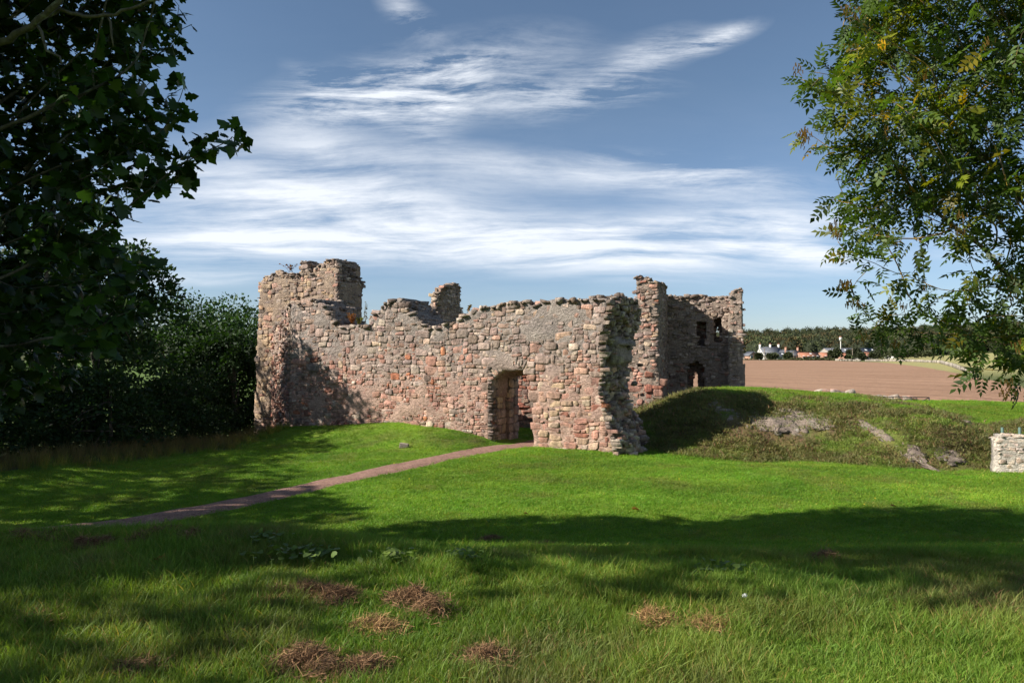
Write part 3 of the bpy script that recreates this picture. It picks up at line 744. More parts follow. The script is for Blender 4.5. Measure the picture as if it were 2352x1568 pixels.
# dark broken inner skin rising behind the gap on the left
inner = P(FC, [(690, 760), (697, 690), (707, 668), (725, 672), (738, 683), (752, 700), (770, 722), (790, 742), (815, 760)])
FCi = Frame(FC.at(0, 0, -1.0), CA)
u_, t_ = CW.face(FCi, lambda u, z: pip(P(FCi, [(690, 760), (697, 690), (707, 670), (725, 673), (738, 684), (752, 700), (770, 722), (790, 742), (815, 760)]), u, z), (1, 4.5, 1.5, 4.6), size_c, cols_c, (0, .1), 1.3, None, lich_c, thick=.7)
CW.caps(FCi, u_, t_, 0, -.6, ccap)
u_, t_ = CW.face(FCi, lambda u, z: pip(P(FCi, [(895, 770), (900, 704), (916, 696), (930, 712), (944, 730), (956, 748), (956, 770)]), u, z), (4, 8.5, 1.5, 4.6), size_c, cols_c, (0, .1), 1.3, None, lich_c, thick=.7)
CW.caps(FCi, u_, t_, 0, -.6, ccap)
# broken right end: rubble core showing
ce_out = P(FCE, [(1396, 1100), (1396, 684), (1415, 682), (1433, 680), (1445, 686), (1457, 692), (1463, 712), (1469, 735), (1466, 768), (1457, 804), (1455, 858), (1449, 890), (1451, 918), (1460, 950), (1466, 972), (1469, 1008), (1484, 1030), (1486, 1100)])
size_e = lambda u, z, r: ((.10 + .22 * r.random() ** 1.3), (.07 + .13 * r.random()))
def cols_e(u, z, r, n):
    low = smooth(1.4, -.6, z)
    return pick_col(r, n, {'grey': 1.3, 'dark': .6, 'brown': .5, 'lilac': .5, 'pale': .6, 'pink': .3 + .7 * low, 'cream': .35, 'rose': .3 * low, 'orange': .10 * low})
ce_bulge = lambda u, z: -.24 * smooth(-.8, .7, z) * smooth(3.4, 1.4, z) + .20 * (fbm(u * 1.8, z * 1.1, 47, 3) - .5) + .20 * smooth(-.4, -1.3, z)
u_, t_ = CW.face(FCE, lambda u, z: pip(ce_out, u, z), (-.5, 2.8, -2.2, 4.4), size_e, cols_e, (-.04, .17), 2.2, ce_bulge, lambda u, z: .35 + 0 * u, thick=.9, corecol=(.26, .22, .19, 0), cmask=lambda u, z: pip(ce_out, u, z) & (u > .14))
CW.caps(FCE, u_, t_, 0, -.8, ccap, (.3, .24, .2))
for k in range(210):      # loose rubble clinging to the end and lying at its foot
    u = CW.r.uniform(-.25, 1.9); z = CW.r.uniform(-1.4, 3.3) if k > 90 else -1.35 + abs(CW.r.normal()) * .35
    n = float(ce_bulge(u, z)) + .02 + .10 * CW.r.random() + (.25 * CW.r.random() * smooth(-.5, -1.3, z))
    if z > -.6 and not pip(ce_out, np.array([u]), np.array([z]))[0]: continue
    p = FCE.at(u, z, n); s_ = .10 + .20 * CW.r.random() ** 2
    CW.rock(p, (s_ * 1.4, s_ * 1.2, s_ * .75), tuple(cols_e(np.array([u]), np.array([z]), CW.r, 1)[0]) + (.4,), base=ICO1, imp=.9)
# left return of the wall, running back to the tower
Bp = FC.at(0., 0.); tu = FT.px(628, 900)[0]; Cp = FT.at(tu, 0.)
FR = Frame(Cp, math.atan2((Bp - Cp)[1], (Bp - Cp)[0])); RL = float(np.linalg.norm((Bp - Cp)[:2]))
ret = np.array([(-.3, -3), (-.3, FR.px(628, 770)[1]), (.5, FR.px(632, 752)[1]), (1.2, FR.px(640, 742)[1]), (2.4, 3.0), (3.2, 3.35), (RL - .5, FC.px(666, 703)[1]), (RL, FC.px(666, 697)[1]), (RL, -3)])
u_, t_ = CW.face(FR, lambda u, z: pip(ret, u, z), (-.3, RL, -3, 4.6), size_e, cols_c, (-.02, .14), 1.8, None, lich_c, thick=.9)
CW.caps(FR, u_, t_, 0, -.8, ccap)
# doorway: arch stones, jambs and lintel
jr = np.random.default_rng(5)
arc = P(FC, [(1138, 868), (1143, 858), (1150, 851), (1159, 846), (1169, 843), (1179, 842), (1189, 843), (1199, 845), (1208, 850), (1215, 857), (1221, 867)])
arc = resample(arc, .092)
for k in range(len(arc) - 1):
    a, c = arc[k], arc[k + 1]; t = c - a; L = np.linalg.norm(t); t /= L; nrm = np.array([-t[1], t[0]]); ln = .20 + .14 * jr.random()
    quad = np.array([a + t * .012, c - t * .012, c - t * .0 + nrm * ln, a + nrm * ln]); fan = (c + a) / 2
    g = np.zeros((16, 3)); q4 = quad
    for i in range(4):
        for j in range(4):
            s_, t2 = S4[i], S4[j]; pt = (q4[0] * (1 - s_) + q4[1] * s_) * (1 - t2) + (q4[3] * (1 - s_) + q4[2] * s_) * t2
            g[i * 4 + j, :2] = pt + (jr.random(2) - .5) * .035; g[i * 4 + j, 2] = .018 + (.0 if (0 < i < 3 and 0 < j < 3) else -.025) + jr.random() * .012
    rr = g[RING].copy(); rr[:, 2] = -.4; al = np.concatenate([g, rr]); al[:, 2] += bulge_c(al[:, 0], al[:, 1])
    V = FC.at(al[:, 0], al[:, 1], al[:, 2]); cc = V.mean(0); b_ = Buf(); b_.add(V, SF, tuple(PA[jr.choice([0, 4, 4, 3])] * (.85 + .3 * jr.random())) + (.7,))
    put('voussoir', b_.mesh('voussoir', M_STONE, off=cc), root, tuple(cc - np.array(root.location)))
zt = FC.px(1180, 850)[1]
FJ = Frame(FC.at(DL + .10, 0, 0), CA + math.pi / 2)
def cols_j(u, z, r, n): return pick_col(r, n, {'grey': .7, 'brown': 1., 'buff': 1.2, 'lilac': .6, 'cream': .5, 'pink': .4, 'dark': .15})
# front band of the left jamb has lost its dressed stones (dark rubble); further in it is squared
CW.face(FJ, lambda u, z: (u > -.05) & (u < .42) & (z < zt + .1), (-.05, .42, -1.6, zt + .1), lambda u, z, r: (.09 + .12 * r.random(), .07 + .08 * r.random()), lambda u, z, r, n: pick_col(r, n, {'dark': 1.8, 'grey': .8, 'brown': .6, 'lilac': .3}), (-.03, .09), 2.2, None, None, core=1, imp=1.5)
CW.face(FJ, lambda u, z: (u > .42) & (z < zt + .1), (.42, 1.05, -1.6, zt + .1), lambda u, z, r: (.24 + .2 * r.random(), .20 + .12 * r.random()), cols_j, (.0, .02), .6, None, None, core=1, imp=1.5)
CW.face(Frame(FJ.at(0, 0, .11), CA + math.pi / 2), lambda u, z: (u > 1.05) & (z < zt + .1), (1.05, 1.78, -1.6, zt + .1), lambda u, z, r: (.30 + .2 * r.random(), .22 + .12 * r.random()), cols_j, (.0, .02), .5, None, None, core=1, imp=1.5)
FI = Frame(FC.at(0, 0, -1.05), CA)
b_ = Buf(); pts = FI.at(np.array([DL - .4, DL + .19, DL + .19, DL - .4]), np.array([-1.8, -1.8, zt + .2, zt + .2])); pb = FI.at(np.array([DL - .4, DL + .19, DL + .19, DL - .4]), np.array([-1.8, -1.8, zt + .2, zt + .2]), -.74)
CW.core.add(np.concatenate([pts, pb]), np.array([[0, 1, 2, 3], [5, 4, 7, 6], [1, 5, 6, 2], [3, 2, 6, 7]]), (.30, .24, .2, 0))
# inner lintel
for k, (n0, n1, zz) in enumerate([(-.5, -.95, zt - .02), (-1.1, -1.72, zt - .14)]):
    c1 = FC.at((DL + DR) / 2, zz + .12, (n0 + n1) / 2); b2 = Buf(); v, f = rock_verts(jr, (DR - DL + .3, abs(n1 - n0), .26), .18, .02, ICO3, CA); b2.add(v * 1 + 0, f, (.36, .29, .21, .1))
    put('lintel', b2.mesh('lintel', M_STONE, off=(0, 0, 0)), root, tuple(c1 - np.array(root.location)))
n1 = CW.finish()

# ---- tower ---------------------------------------------------------
root = thing('ruined_tower', 'tall ruined tower with warm dressed stone on its left edge and a broken shaded end', 'tower', (-9.5, 31, -2.2))
TW = Castle(root, 12)
tw_out = P(FT, [(582, 1100), (582, 1005), (598, 650), (604, 640), (609, 634), (622, 631), (631, 628), (636, 632), (641, 624), (660, 630), (675, 634), (688, 636), (690, 612), (690, 603), (700, 600), (710, 603), (711, 626), (716, 630), (722, 620), (730, 611), (746, 601), (757, 597), (765, 594), (775, 602), (778, 610), (778, 1100)])
slit = P(FT, [(682, 692), (682, 651), (685, 648), (689, 651), (689, 692)])
tw_mask = lambda u, z: pip(tw_out, u, z) & ~pip(slit, u, z)
size_t = lambda u, z, r: ((.22 + .26 * r.random(), .13 + .13 * r.random()) if u < FT.px(640, 800)[0] or r.random() < .3 else (.12 + .22 * r.random(), .06 + .10 * r.random()))
def cols_t(u, z, r, n):
    h = smooth(0.5, 5, z); warm = smooth(FT.px(690, 800)[0], FT.px(620, 800)[0], u)
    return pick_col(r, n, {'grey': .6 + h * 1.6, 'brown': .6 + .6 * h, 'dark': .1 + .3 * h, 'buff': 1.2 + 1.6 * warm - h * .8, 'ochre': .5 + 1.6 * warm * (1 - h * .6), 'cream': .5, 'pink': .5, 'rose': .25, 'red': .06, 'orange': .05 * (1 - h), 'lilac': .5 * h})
lich_t = lambda u, z: .15 + .7 * smooth(3, 5.5, z)
ua, ub = FT.px(578, 1000)[0], FT.px(779, 700)[0]
u_, t_ = TW.face(FT, tw_mask, (ua - .1, ub, -3.2, 6.6), size_t, cols_t, (0, .05), 1., lambda u, z: .05 * (fbm(u, z, 51, 2) - .5), lich_t, thick=1.5, cell=.09, corecol=(.50, .40, .31, 0))
TW.caps(FT, u_, t_, 0, -1.4, ccap, (.20, .18, .10), .2, .05)
te = P(FTE, [(776, 1100), (776, 604), (778, 606), (790, 608), (803, 611), (813, 614), (816, 625), (819, 635), (828, 641), (835, 645), (838, 657), (831, 664), (829, 670), (831, 680), (824, 692), (825, 710), (821, 734), (817, 760), (815, 800), (815, 1100)])
size_te = lambda u, z, r: (.12 + .25 * r.random() ** 1.3, .06 + .11 * r.random())
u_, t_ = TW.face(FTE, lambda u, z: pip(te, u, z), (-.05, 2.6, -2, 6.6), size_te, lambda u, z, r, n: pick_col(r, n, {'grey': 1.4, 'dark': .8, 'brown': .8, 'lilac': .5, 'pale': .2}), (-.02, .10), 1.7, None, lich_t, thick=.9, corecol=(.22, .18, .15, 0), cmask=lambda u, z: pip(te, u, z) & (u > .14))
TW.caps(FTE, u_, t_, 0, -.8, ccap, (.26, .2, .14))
# left flank of the tower, hardly seen from the front
FTL = Frame(FT.at(ua + .25, 0, -1.5), CA - math.pi / 2)
# end gap fillers: protruding tusk stones along the broken edge
for k in range(70):
    j = TW.r.integers(9, 18); q_ = te[j] * .5 + te[j - 1] * .5 + (TW.r.random(2) - .5) * .25
    s_ = .14 + .2 * TW.r.random(); TW.rock(FTE.at(q_[0] - .05, q_[1], -.1 - .5 * TW.r.random()), (s_, s_ * .9, s_ * .5), tuple(PA[TW.r.choice([0, 1, 2])]) + (.4,), rot=CA)
for k, (a_, b_2, s_) in enumerate([(693, 617, .34), (706, 617, .34), (692, 610, .30), (705, 609, .34), (700, 602, .42), (697, 613, .4)]):
    q_ = FT.px(a_, b_2); TW.rock(FT.at(q_[0], q_[1], -.3), (s_, .4, .16), tuple(PA[k % 3]) + (.5,), rot=CA, sq=.3, imp=2)
# the broken stub that leans against the tower front, above the curtain wall corner
TW.finish()

# ---- gable fragment behind the wall -----------------------------------
root = thing('gable_fragment', 'jagged slanting fragment of a gable standing behind the low middle of the long wall', 'wall', (-3, 31, -1.2))
GF = Castle(root, 13)
FG = Frame((( 985 - 1176) / F * 30.5, 30.5), CA + math.pi / 2)
FGf = Frame(((1003 - 1176) / F * 30.2, 30.2), CA)
gm = P(FG, [(978, 900), (983, 745), (1003, 702), (1028, 655), (1040, 653), (1057, 657), (1056, 680), (1055, 699), (1060, 712), (1063, 740), (1070, 900)])
u_, t_ = GF.face(FG, lambda u, z: pip(gm, u, z), (-1.5, 4.5, -1.5, 6), size_te, lambda u, z, r, n: pick_col(r, n, {'grey': 1.4, 'dark': .5, 'brown': .8, 'lilac': .5, 'pale': .2}), (0, .06), 1.3, None, lich_t, thick=.42)
GF.caps(FG, u_, t_, 0, -.38, ccap, (.24, .18, .13), .2)
gf = P(FGf, [(1000, 706), (988, 694), (990, 677), (1001, 664), (1012, 658), (1019, 656), (1008, 676)])
u_, t_ = GF.face(FGf, lambda u, z: pip(gf, u, z), (-1.2, 1.5, -1.5, 6), size_te, lambda u, z, r, n: pick_col(r, n, {'grey': .8, 'brown': 1.2, 'buff': 1., 'pink': .6, 'rose': .4}), (-.02, .08), 1.6, None, lich_t, thick=.5, cell=.1)
GF.finish()

# ---- gatehouse range on the right ------------------------------------------
RA = math.radians(-18)
root = thing('ruined_hall', 'roofless ruined hall with two window openings and a dark arched doorway behind the grassy bank', 'ruin', (9.6, 38.5, -1.4))
RH = Castle(root, 14, M_STONE_FAR)
FP1 = Frame(((1461 - 1176) / F * 36, 36.), RA)
pm = P(FP1, [(1434, 1050), (1436, 960), (1438, 790), (1455, 770), (1461, 740), (1461, 700), (1461, 635), (1474, 633), (1480, 639), (1489, 640), (1497, 644), (1504, 647), (1511, 650), (1512, 700), (1510, 760), (1513, 830), (1517, 880), (1513, 942), (1513, 1050)])
size_p = lambda u, z, r: ((.40 + .32 * r.random(), .25 + .14 * r.random()) if (z < 1.2 and r.random() < .5) else (.16 + .30 * r.random(), .09 + .15 * r.random()))
def cols_p(u, z, r, n):
    low = smooth(1.5, .4, z); h = smooth(2.5, 5.2, z)
    return pick_col(r, n, {'grey': .9 * (1 - low) + .9 * h, 'brown': .5, 'dark': .08 + .25 * h, 'lilac': .6 * (1 - low), 'pale': .3, 'pink': .7, 'rose': .7 + 1.6 * low, 'red': .08 + 2.2 * low, 'cream': .25, 'orange': .12 * low, 'buff': .2})
lich_p = lambda u, z: .15 + .5 * smooth(3, 5, z)
u_, t_ = RH.face(FP1, lambda u, z: pip(pm, u, z), (-1.0, 1.6, -2.5, 6.4), size_p, cols_p, (-.02, .09), 1.5, lambda u, z: .1 * (fbm(u, z, 55, 2) - .5), lich_p, thick=1.0)
RH.caps(FP1, u_, t_, 0, -.9, ccap, (.34, .25, .16), .3)
FP2 = Frame(FP1.at(FP1.px(1512, 800)[0], 0), RA + math.pi / 2)
uend = FP2.px(1533, 800)[0]
ps = np.array([(0, -2.5), (0, FP2.px(1512, 651)[1]), (uend * .45, FP2.px(1522, 653)[1]), (uend * .85, FP2.px(1530, 657)[1]), (uend * .87, FP2.px(1531, 678)[1]), (uend + .4, FP2.px(1531, 680)[1]), (uend + .4, -2.5)])
cols_r = lambda u, z, r, n: pick_col(r, n, {'grey': 1.3, 'dark': .5, 'brown': .8, 'lilac': .6, 'pale': .15, 'rose': .35 * smooth(2.5, 0, z), 'red': .25 * smooth(2, -.5, z)})
size_r = lambda u, z, r: (.14 + .30 * r.random() ** 1.2, .08 + .14 * r.random())
u_, t_ = RH.face(FP2, lambda u, z: pip(ps, u, z), (0, uend + .4, -2.5, 6.4), size_r, cols_r, (-.02, .08), 1.5, None, lich_p, thick=.95)
RH.caps(FP2, u_, t_, 0, -.9, ccap, (.34, .25, .16), .3)
FB = Frame(FP2.at(uend, 0), RA)
bm_ = P(FB, [(1525, 1000), (1525, 681), (1545, 680), (1570, 682), (1600, 679), (1621, 680), (1650, 682), (1680, 681), (1690, 681), (1690, 1000)])
w1 = P(FB, [(1601, 793.5), (1601, 736.5), (1623, 736.5), (1623, 793.5)]); w2 = P(FB, [(1638.6, 786), (1638.6, 730.5), (1660, 730.5), (1660, 786)])
dw = P(FB, [(1577, 900), (1577, 850), (1580, 838), (1588, 832), (1602, 830), (1613, 834), (1619, 845), (1620, 900)])
dw = np.vstack([[dw[0][0], -2.6], dw, [dw[-1][0], -2.6]])
fm = lambda u, z: pip(bm_, u, z) & ~pip(w1, u, z) & ~pip(w2, u, z) & ~pip(dw, u, z)
ur = FB.px(1690, 800)[0]
u_, t_ = RH.face(FB, fm, (-.2, ur, -2.5, 5.6), size_r, cols_r, (-.03, .11), 1.7, lambda u, z: .16 * (fbm(u * .8, z * .8, 57, 3) - .5), lich_p, thick=.8, cell=.11)
RH.caps(FB, u_, t_, 0, -1.2, ccap, (.4, .28, .2), .3)
FB2 = Frame(FB.at(0, 0, -.8), RA)
s2 = P(FB2, [(1643.5, 775), (1644, 757), (1648.5, 747), (1653, 757), (1653.5, 775)]); s3 = P(FB2, [(1592, 897), (1592, 862), (1596, 854), (1600, 853), (1603, 860), (1602, 880), (1606, 897)])
m2 = lambda u, z: pip(bm_, u, z) & ~pip(s2, u, z) & ~pip(s3, u, z)
RH.face(FB2, m2, (-.2, ur, -2.5, 5.3), size_r, lambda u, z, r, n: pick_col(r, n, {'grey': .8, 'dark': .8, 'brown': .9, 'rose': .5, 'red': .25}), (0, .04), 1., None, lambda u, z: 0 * u, thick=.45, cell=.07, imp=.4, corecol=(.2, .14, .11, 0))
# the right-hand stub comes forward
FS = Frame(FB.at(0, 0, 1.1), RA)
sm = P(FS, [(1675, 1000), (1676, 900), (1673, 800), (1671, 740), (1677, 700), (1677, 676), (1683, 669), (1689, 667), (1694, 664), (1703, 663), (1705, 670), (1705, 700), (1707, 732), (1708, 828), (1711, 891), (1713, 1000)])
su = FS.px(1672, 800)[0]; sv = FS.px(1714, 800)[0]
u_, t_ = RH.face(FS, lambda u, z: pip(sm, u, z), (su - .2, sv + .2, -2.5, 6), size_r, lambda u, z, r, n: pick_col(r, n, {'grey': 1.1, 'brown': .8, 'pale': .5, 'pink': .4, 'dark': .2, 'cream': .3, 'lilac': .4, 'rose': .2}), (-.05, .13), 1.9, None, lich_p, thick=2.2, cell=.11)
RH.caps(FS, u_, t_, 0, -2., ccap, (.36, .26, .18), .3)
RH.finish()

# ---- inner wall seen through the doorway ---------------------------------------
root = thing('inner_wall', 'red sandstone wall in sunlight glimpsed through the arched doorway', 'wall', (1.5, 28, -1.3))
IW = Castle(root, 15)
FIW = Frame(((1150 - 1176) / F * 28, 28.), math.radians(-14))
im = P(FIW, [(1150, 1060), (1150, 770), (1300, 765), (1320, 1060)])
u_, t_ = IW.face(FIW, lambda u, z: pip(im, u, z), (-.2, 3.2, -2.4, 3), size_r, lambda u, z, r, n: pick_col(r, n, {'red': 1.2, 'rose': 1.4, 'pink': .5, 'brown': .4, 'dark': .2}), (0, .07), 1.3, None, None, thick=1.1)
IW.caps(FIW, u_, t_, 0, -1, ccap)
IW.finish(count=140)

# ---- whitewashed-looking rubble wall end at the right edge -----------------------
root = thing('boundary_wall', 'low pale rubble wall with mossy streaks cut off by the right edge of the lawn', 'wall', (8.4, 17.2, -1.3))
BW = Castle(root, 16)
FW = Frame(((2286 - 1176) / F * 17.0, 17.0), math.radians(-20))
FWl = Frame(FW.at(0, 0, -.5), math.radians(-20 - 90))
ztop = FW.px(2300, 1001)[1]
wm = np.array([(0, -2), (0, ztop - .12), (.08, ztop - .02), (.2, ztop), (1.5, ztop + .0), (2.8, ztop - .03), (2.8, -2)])
cols_w = lambda u, z, r, n: pick_col(r, n, {'pale': 1, 'cream': .5}) * 1.35
u_, t_ = BW.face(FW, lambda u, z: pip(wm, u, z), (0, 2.8, -2, .2), lambda u, z, r: (.08 + .16 * r.random(), .06 + .09 * r.random()), cols_w, (-.014, .012), 1.6, None, lambda u, z: .6 + 0 * u, thick=.5, cell=.08, corecol=(.80, .76, .68, 0))
BW.caps(FW, u_, t_, -.05, -.5, lambda u, z, r: (.62, .58, .51, .6), (.2, .16, .09), .14)
BW.finish()
print('stones', n1, len(bpy.data.objects))

# ------------------------------------------------------------------ trees
def colonise(att, start, D=.14, infl=1.6, kill=.22, iters=260, seed=0, grav=0.):
    """space colonisation: returns node positions and parents"""
    r = np.random.default_rng(seed)
    N_ = [np.array(p, float) for p in start]; par = [-1] + list(range(len(start) - 1))
    near = np.full(len(att), 1e9); ni = np.zeros(len(att), int); alive = np.ones(len(att), bool)
    def upd(k0):
        nonlocal near, ni
        P_ = np.array(N_[k0:])
        for c in range(0, len(P_), 400):
            d = np.linalg.norm(att[:, None] - P_[None, c:c + 400], axis=2); j = d.argmin(1); dm = d[np.arange(len(att)), j]
            b_ = dm < near; near[b_] = dm[b_]; ni[b_] = j[b_] + k0 + c
    upd(0); alive &= near > kill
    for it in range(iters):
        act = alive & (near < (infl if it > 12 else 9)); ids = np.nonzero(act)[0]
        if not len(ids): break
        d = att[ids] - np.array(N_)[ni[ids]]; d /= np.linalg.norm(d, axis=1)[:, None] + 1e-9
        acc = {}
        for k, v in zip(ni[ids], d):
            if k in acc: acc[k] += v
            else: acc[k] = v.copy()
        k0 = len(N_)
        for k, v in acc.items():
            v = v / (np.linalg.norm(v) + 1e-9) + r.normal(size=3) * .16; v[2] += grav; v /= np.linalg.norm(v)
            N_.append(N_[k] + v * D); par.append(k)
        upd(k0); alive &= near > kill
        if len(N_) > 16000: break
    return np.array(N_), np.array(par)
def radii(N_, par, tip=.004, ex=2.3, rmax=.3):
    r = np.full(len(N_), tip ** ex); has = np.zeros(len(N_))
    for i in range(len(N_) - 1, 0, -1):
        if has[i] == 0: r[i] = tip ** ex
        if has[par[i]] == 0: r[par[i]] = 0
        has[par[i]] += 1; r[par[i]] += r[i]
    return np.minimum(r ** (1 / ex), rmax)
def branch_mesh(N_, par, rad, buf, minr=0., maxr=9.):
    """tubes following the longest runs"""
    kids = {}
    for i, p in enumerate(par):
        if p >= 0: kids.setdefault(p, []).append(i)
    stack = [(0, None)]
    while stack:
        s_, pp = stack.pop(); run = ([pp] if pp is not None else []) + [s_]; c = s_
        while c in kids:
            ks = sorted(kids[c], key=lambda q: -rad[q])
            for q in ks[1:]: stack.append((q, c))
            c = ks[0]; run.append(c)
        R_ = rad[run].copy()
        if pp is not None and len(run) > 1: R_[0] = R_[1]
        pts = N_[run]
        if len(run) > 2: pts = pts.copy(); pts[1:-1] = (pts[:-2] + pts[2:] + 2 * pts[1:-1]) / 4
        if len(run) < 2 or R_.max() < minr: continue
        n = 8 if R_.max() > .08 else (5 if R_.max() > .02 else 3)
        tube(buf, pts, R_, n, cap=False)
def frames(r, n, up=.8, droop=0.):
    """leaf frames: normal mostly up, tip direction outwards"""
    nrm = r.normal(size=(n, 3)) * (1 - up) + np.array([0, 0, up]); nrm /= np.linalg.norm(nrm, axis=1)[:, None]
    a = r.random(n) * 6.283; t = np.stack([np.cos(a), np.sin(a), np.full(n, -droop)], 1)
    t -= (t * nrm).sum(1)[:, None] * nrm; t /= np.linalg.norm(t, axis=1)[:, None]
    return t, np.cross(nrm, t), nrm
def place_leaves(buf, P_, tmpl, tf, size, r, up=.75, droop=.4, cols=None, dirs=None):
    n = len(P_); t, s_, nr = frames(r, n, up, droop)
    if dirs is not None:
        t = dirs + r.normal(size=(n, 3)) * .45; t[:, 2] -= droop * .6; t /= np.linalg.norm(t, axis=1)[:, None]
        nr = nr - (nr * t).sum(1)[:, None] * t; nr /= np.linalg.norm(nr, axis=1)[:, None]; s_ = np.cross(nr, t)
    V = P_[:, None] + size[:, None, None] * (tmpl[None, :, 0:1] * t[:, None] + tmpl[None, :, 1:2] * s_[:, None] + tmpl[None, :, 2:3] * nr[:, None])
    m = len(tmpl); C_ = np.repeat(cols, m, 0) if cols is not None else None
    f = {}
    for q in tf: f.setdefault(len(q), []).append(q)
    off = (np.arange(n) * m)[:, None, None]
    buf.add(V.reshape(-1, 3), {k: (np.array(v)[None] + off).reshape(-1, k) for k, v in f.items()}, C_)
    return t, s_, nr
# palmate five-lobed leaf, tip along x, petiole behind
def sycamore_leaf():
    L = [(0, 0), (-.10, .16), (-.02, .42), (.16, .30), (.30, .58), (.48, .30), (.62, .36), (1.0, 0), (.62, -.36), (.48, -.30), (.30, -.58), (.16, -.30), (-.02, -.42), (-.10, -.16)]
    v = [(x, y, -.18 * abs(y) ** 1.2 - .12 * x * x) for x, y in L]; v.append((.34, 0, .03))
    c = len(L); f = [(c, i, (i + 1) % c) for i in range(c)]
    return np.array(v), f
def ash_leaf(pairs=4):
    v, f = [], []
    def lf(p, d, L, wd):
        d = np.array(d) / np.linalg.norm(d); s_ = np.array([-d[1], d[0], 0]); k = len(v); p = np.array(p, float)
        v.extend([p, p + d * L * .4 + s_ * wd + [0, 0, .02], p + d * L + [0, 0, -L * .25], p + d * L * .4 - s_ * wd + [0, 0, .02]]); f.append((k, k + 1, k + 2, k + 3))
    for i in range(pairs):
        x = .25 + .62 * i / (pairs - 1); z = -.25 * x * x; L = .33 + .06 * math.sin(i * 1.3)
        for sgn in (1, -1): lf((x, 0, z), (.55, sgn * .85, 0), L, L * .23)
    lf((.95, 0, -.23), (1, 0, 0), .34, .08)
    k = len(v); v.extend([(0, .006, 0), (0, -.006, 0), (.5, -.005, -.0625), (.5, .005, -.0625), (.97, 0, -.235)]); f.append((k, k + 1, k + 2, k + 3)); f.append((k + 3, k + 2, k + 4))
    return np.array([np.array(q, float) for q in v]), f
SYC, SYF = sycamore_leaf(); ASH, ASF = ash_leaf()
def sample_blobs(blobs, r, dens, ysc=.9):
    out_ = []
    for px_, py_, rad, Y in blobs:
        c = W(px_, py_, Y); R_ = rad / F * Y; n = max(8, int(dens * (R_ ** 3) ** .70 * 10))
        v = r.normal(size=(n, 3)); v /= np.linalg.norm(v, axis=1)[:, None]; v *= R_ * r.random((n, 1)) ** .42
        v[:, 1] *= ysc; out_.append(c + v)
    return np.concatenate(out_)
def leaf_points(N_, par, rad, r, thr, per, spread):
    k = np.nonzero(rad < thr)[0]; k = k[par[k] >= 0]
    idx = np.repeat(k, per); d = N_[idx] - N_[par[idx]]; d /= np.linalg.norm(d, axis=1)[:, None] + 1e-9
    t = r.random((len(idx), 1)); p = N_[par[idx]] * (1 - t) + N_[idx] * t
    side = r.normal(size=(len(idx), 3)); side -= (side * d).sum(1)[:, None] * d; side /= np.linalg.norm(side, axis=1)[:, None]
    return p + side * spread * r.random((len(idx), 1)), d * .5 + side
def big_leaves(root, P_, dirs, tmpl, tf, size, r, cols, mat, name, count, up, droop):
    """the leaves that show largest are parts of their own, on shared meshes"""
    E = np.array([0, 0, EYE]); d = np.linalg.norm(P_ - E, axis=1)
    px_ = P_[:, 0] / np.maximum(P_[:, 1], .1) * F + 1176; inv = (P_[:, 1] > .5) & (px_ > -10) & (px_ < 2362) & (P_[:, 2] / np.maximum(P_[:, 1], .1) < .58)
    sc_ = np.where(inv, size / d, 0); o = np.argsort(-sc_); first = o[:count]; rest = o[count:]
    b_ = Buf(); place_leaves(b_, P_[rest], tmpl, tf, size[rest], r, up, droop, cols[rest], dirs[rest])
    part('foliage', b_, mat, root, kind='stuff')
    ms = []
    for k in range(12):
        b2 = Buf(); j = first[k * (count // 12)]
        b2.add(tmpl + r.normal(size=tmpl.shape) * [.02, .02, .03], list(tf), cols[j]); ms.append(b2.mesh(name, mat))
    from mathutils import Matrix
    n = len(first); t = dirs[first] + r.normal(size=(n, 3)) * .45; t[:, 2] -= droop * .6; t /= np.linalg.norm(t, axis=1)[:, None]
    nr = r.normal(size=(n, 3)) * (1 - up) + np.array([0, 0, up]); nr -= (nr * t).sum(1)[:, None] * t; nr /= np.linalg.norm(nr, axis=1)[:, None]; s_ = np.cross(nr, t)
    base = np.array(root.location)
    for q in range(n):
        o_ = put(name, ms[q % 12], root); m3 = Matrix((t[q], s_[q], nr[q])).transposed()
        o_.location = P_[first[q]] - base; o_.rotation_euler = m3.to_euler(); sz = size[first[q]]; o_.scale = (sz, sz, sz)

# -- sycamore on the left, its trunk out of the picture
sb = [(100, 80, 190), (330, 50, 110), (400, 60, 60), (250, 220, 120), (330, 150, 50), (80, 330, 190), (290, 330, 90), (380, 345, 75), (460, 335, 50), (530, 325, 30), (560, 330, 14), (435, 250, 30), (425, 205, 28), (430, 175, 14), (400, 410, 50), (455, 415, 26), (300, 430, 50), (190, 490, 120),
      (60, 600, 150), (230, 620, 100), (330, 620, 40), (375, 630, 18), (90, 760, 150), (240, 740, 90), (330, 720, 40), (30, 900, 60), (20, 20, 150), (200, -20, 100)]
rs = np.random.default_rng(21)
sb = [(a, b_, c, 7.6 + rs.random() * 1.6 - .6 * (c < 60)) for a, b_, c in sb]
sb += [(-220, 120, 260, 8), (-260, 430, 280, 7.6), (-200, 720, 220, 8), (160, -220, 230, 8), (-150, -380, 380, 8), (-520, 200, 330, 8.5), (-550, 600, 260, 8), (330, -160, 130, 7.5), (-420, -300, 380, 7.5), (-760, -640, 480, 4.9), (-560, -420, 330, 6.0), (-500, -800, 380, 5.4)]
att = sample_blobs(sb, rs, 90)
trunk = [(-8.6, 8.0, -.9 + k * .15) for k in range(22)]
N_, par = colonise(att, trunk, .14, 1.3, .20, 260, 1); rad = radii(N_, par, .0045, 2.35, .30)
root = thing('sycamore_tree', 'dark broad leaved sycamore with lobed leaves reaching in from the left edge', 'tree', (-8.6, 8.0, float(tz(-8.6, 8.0))))
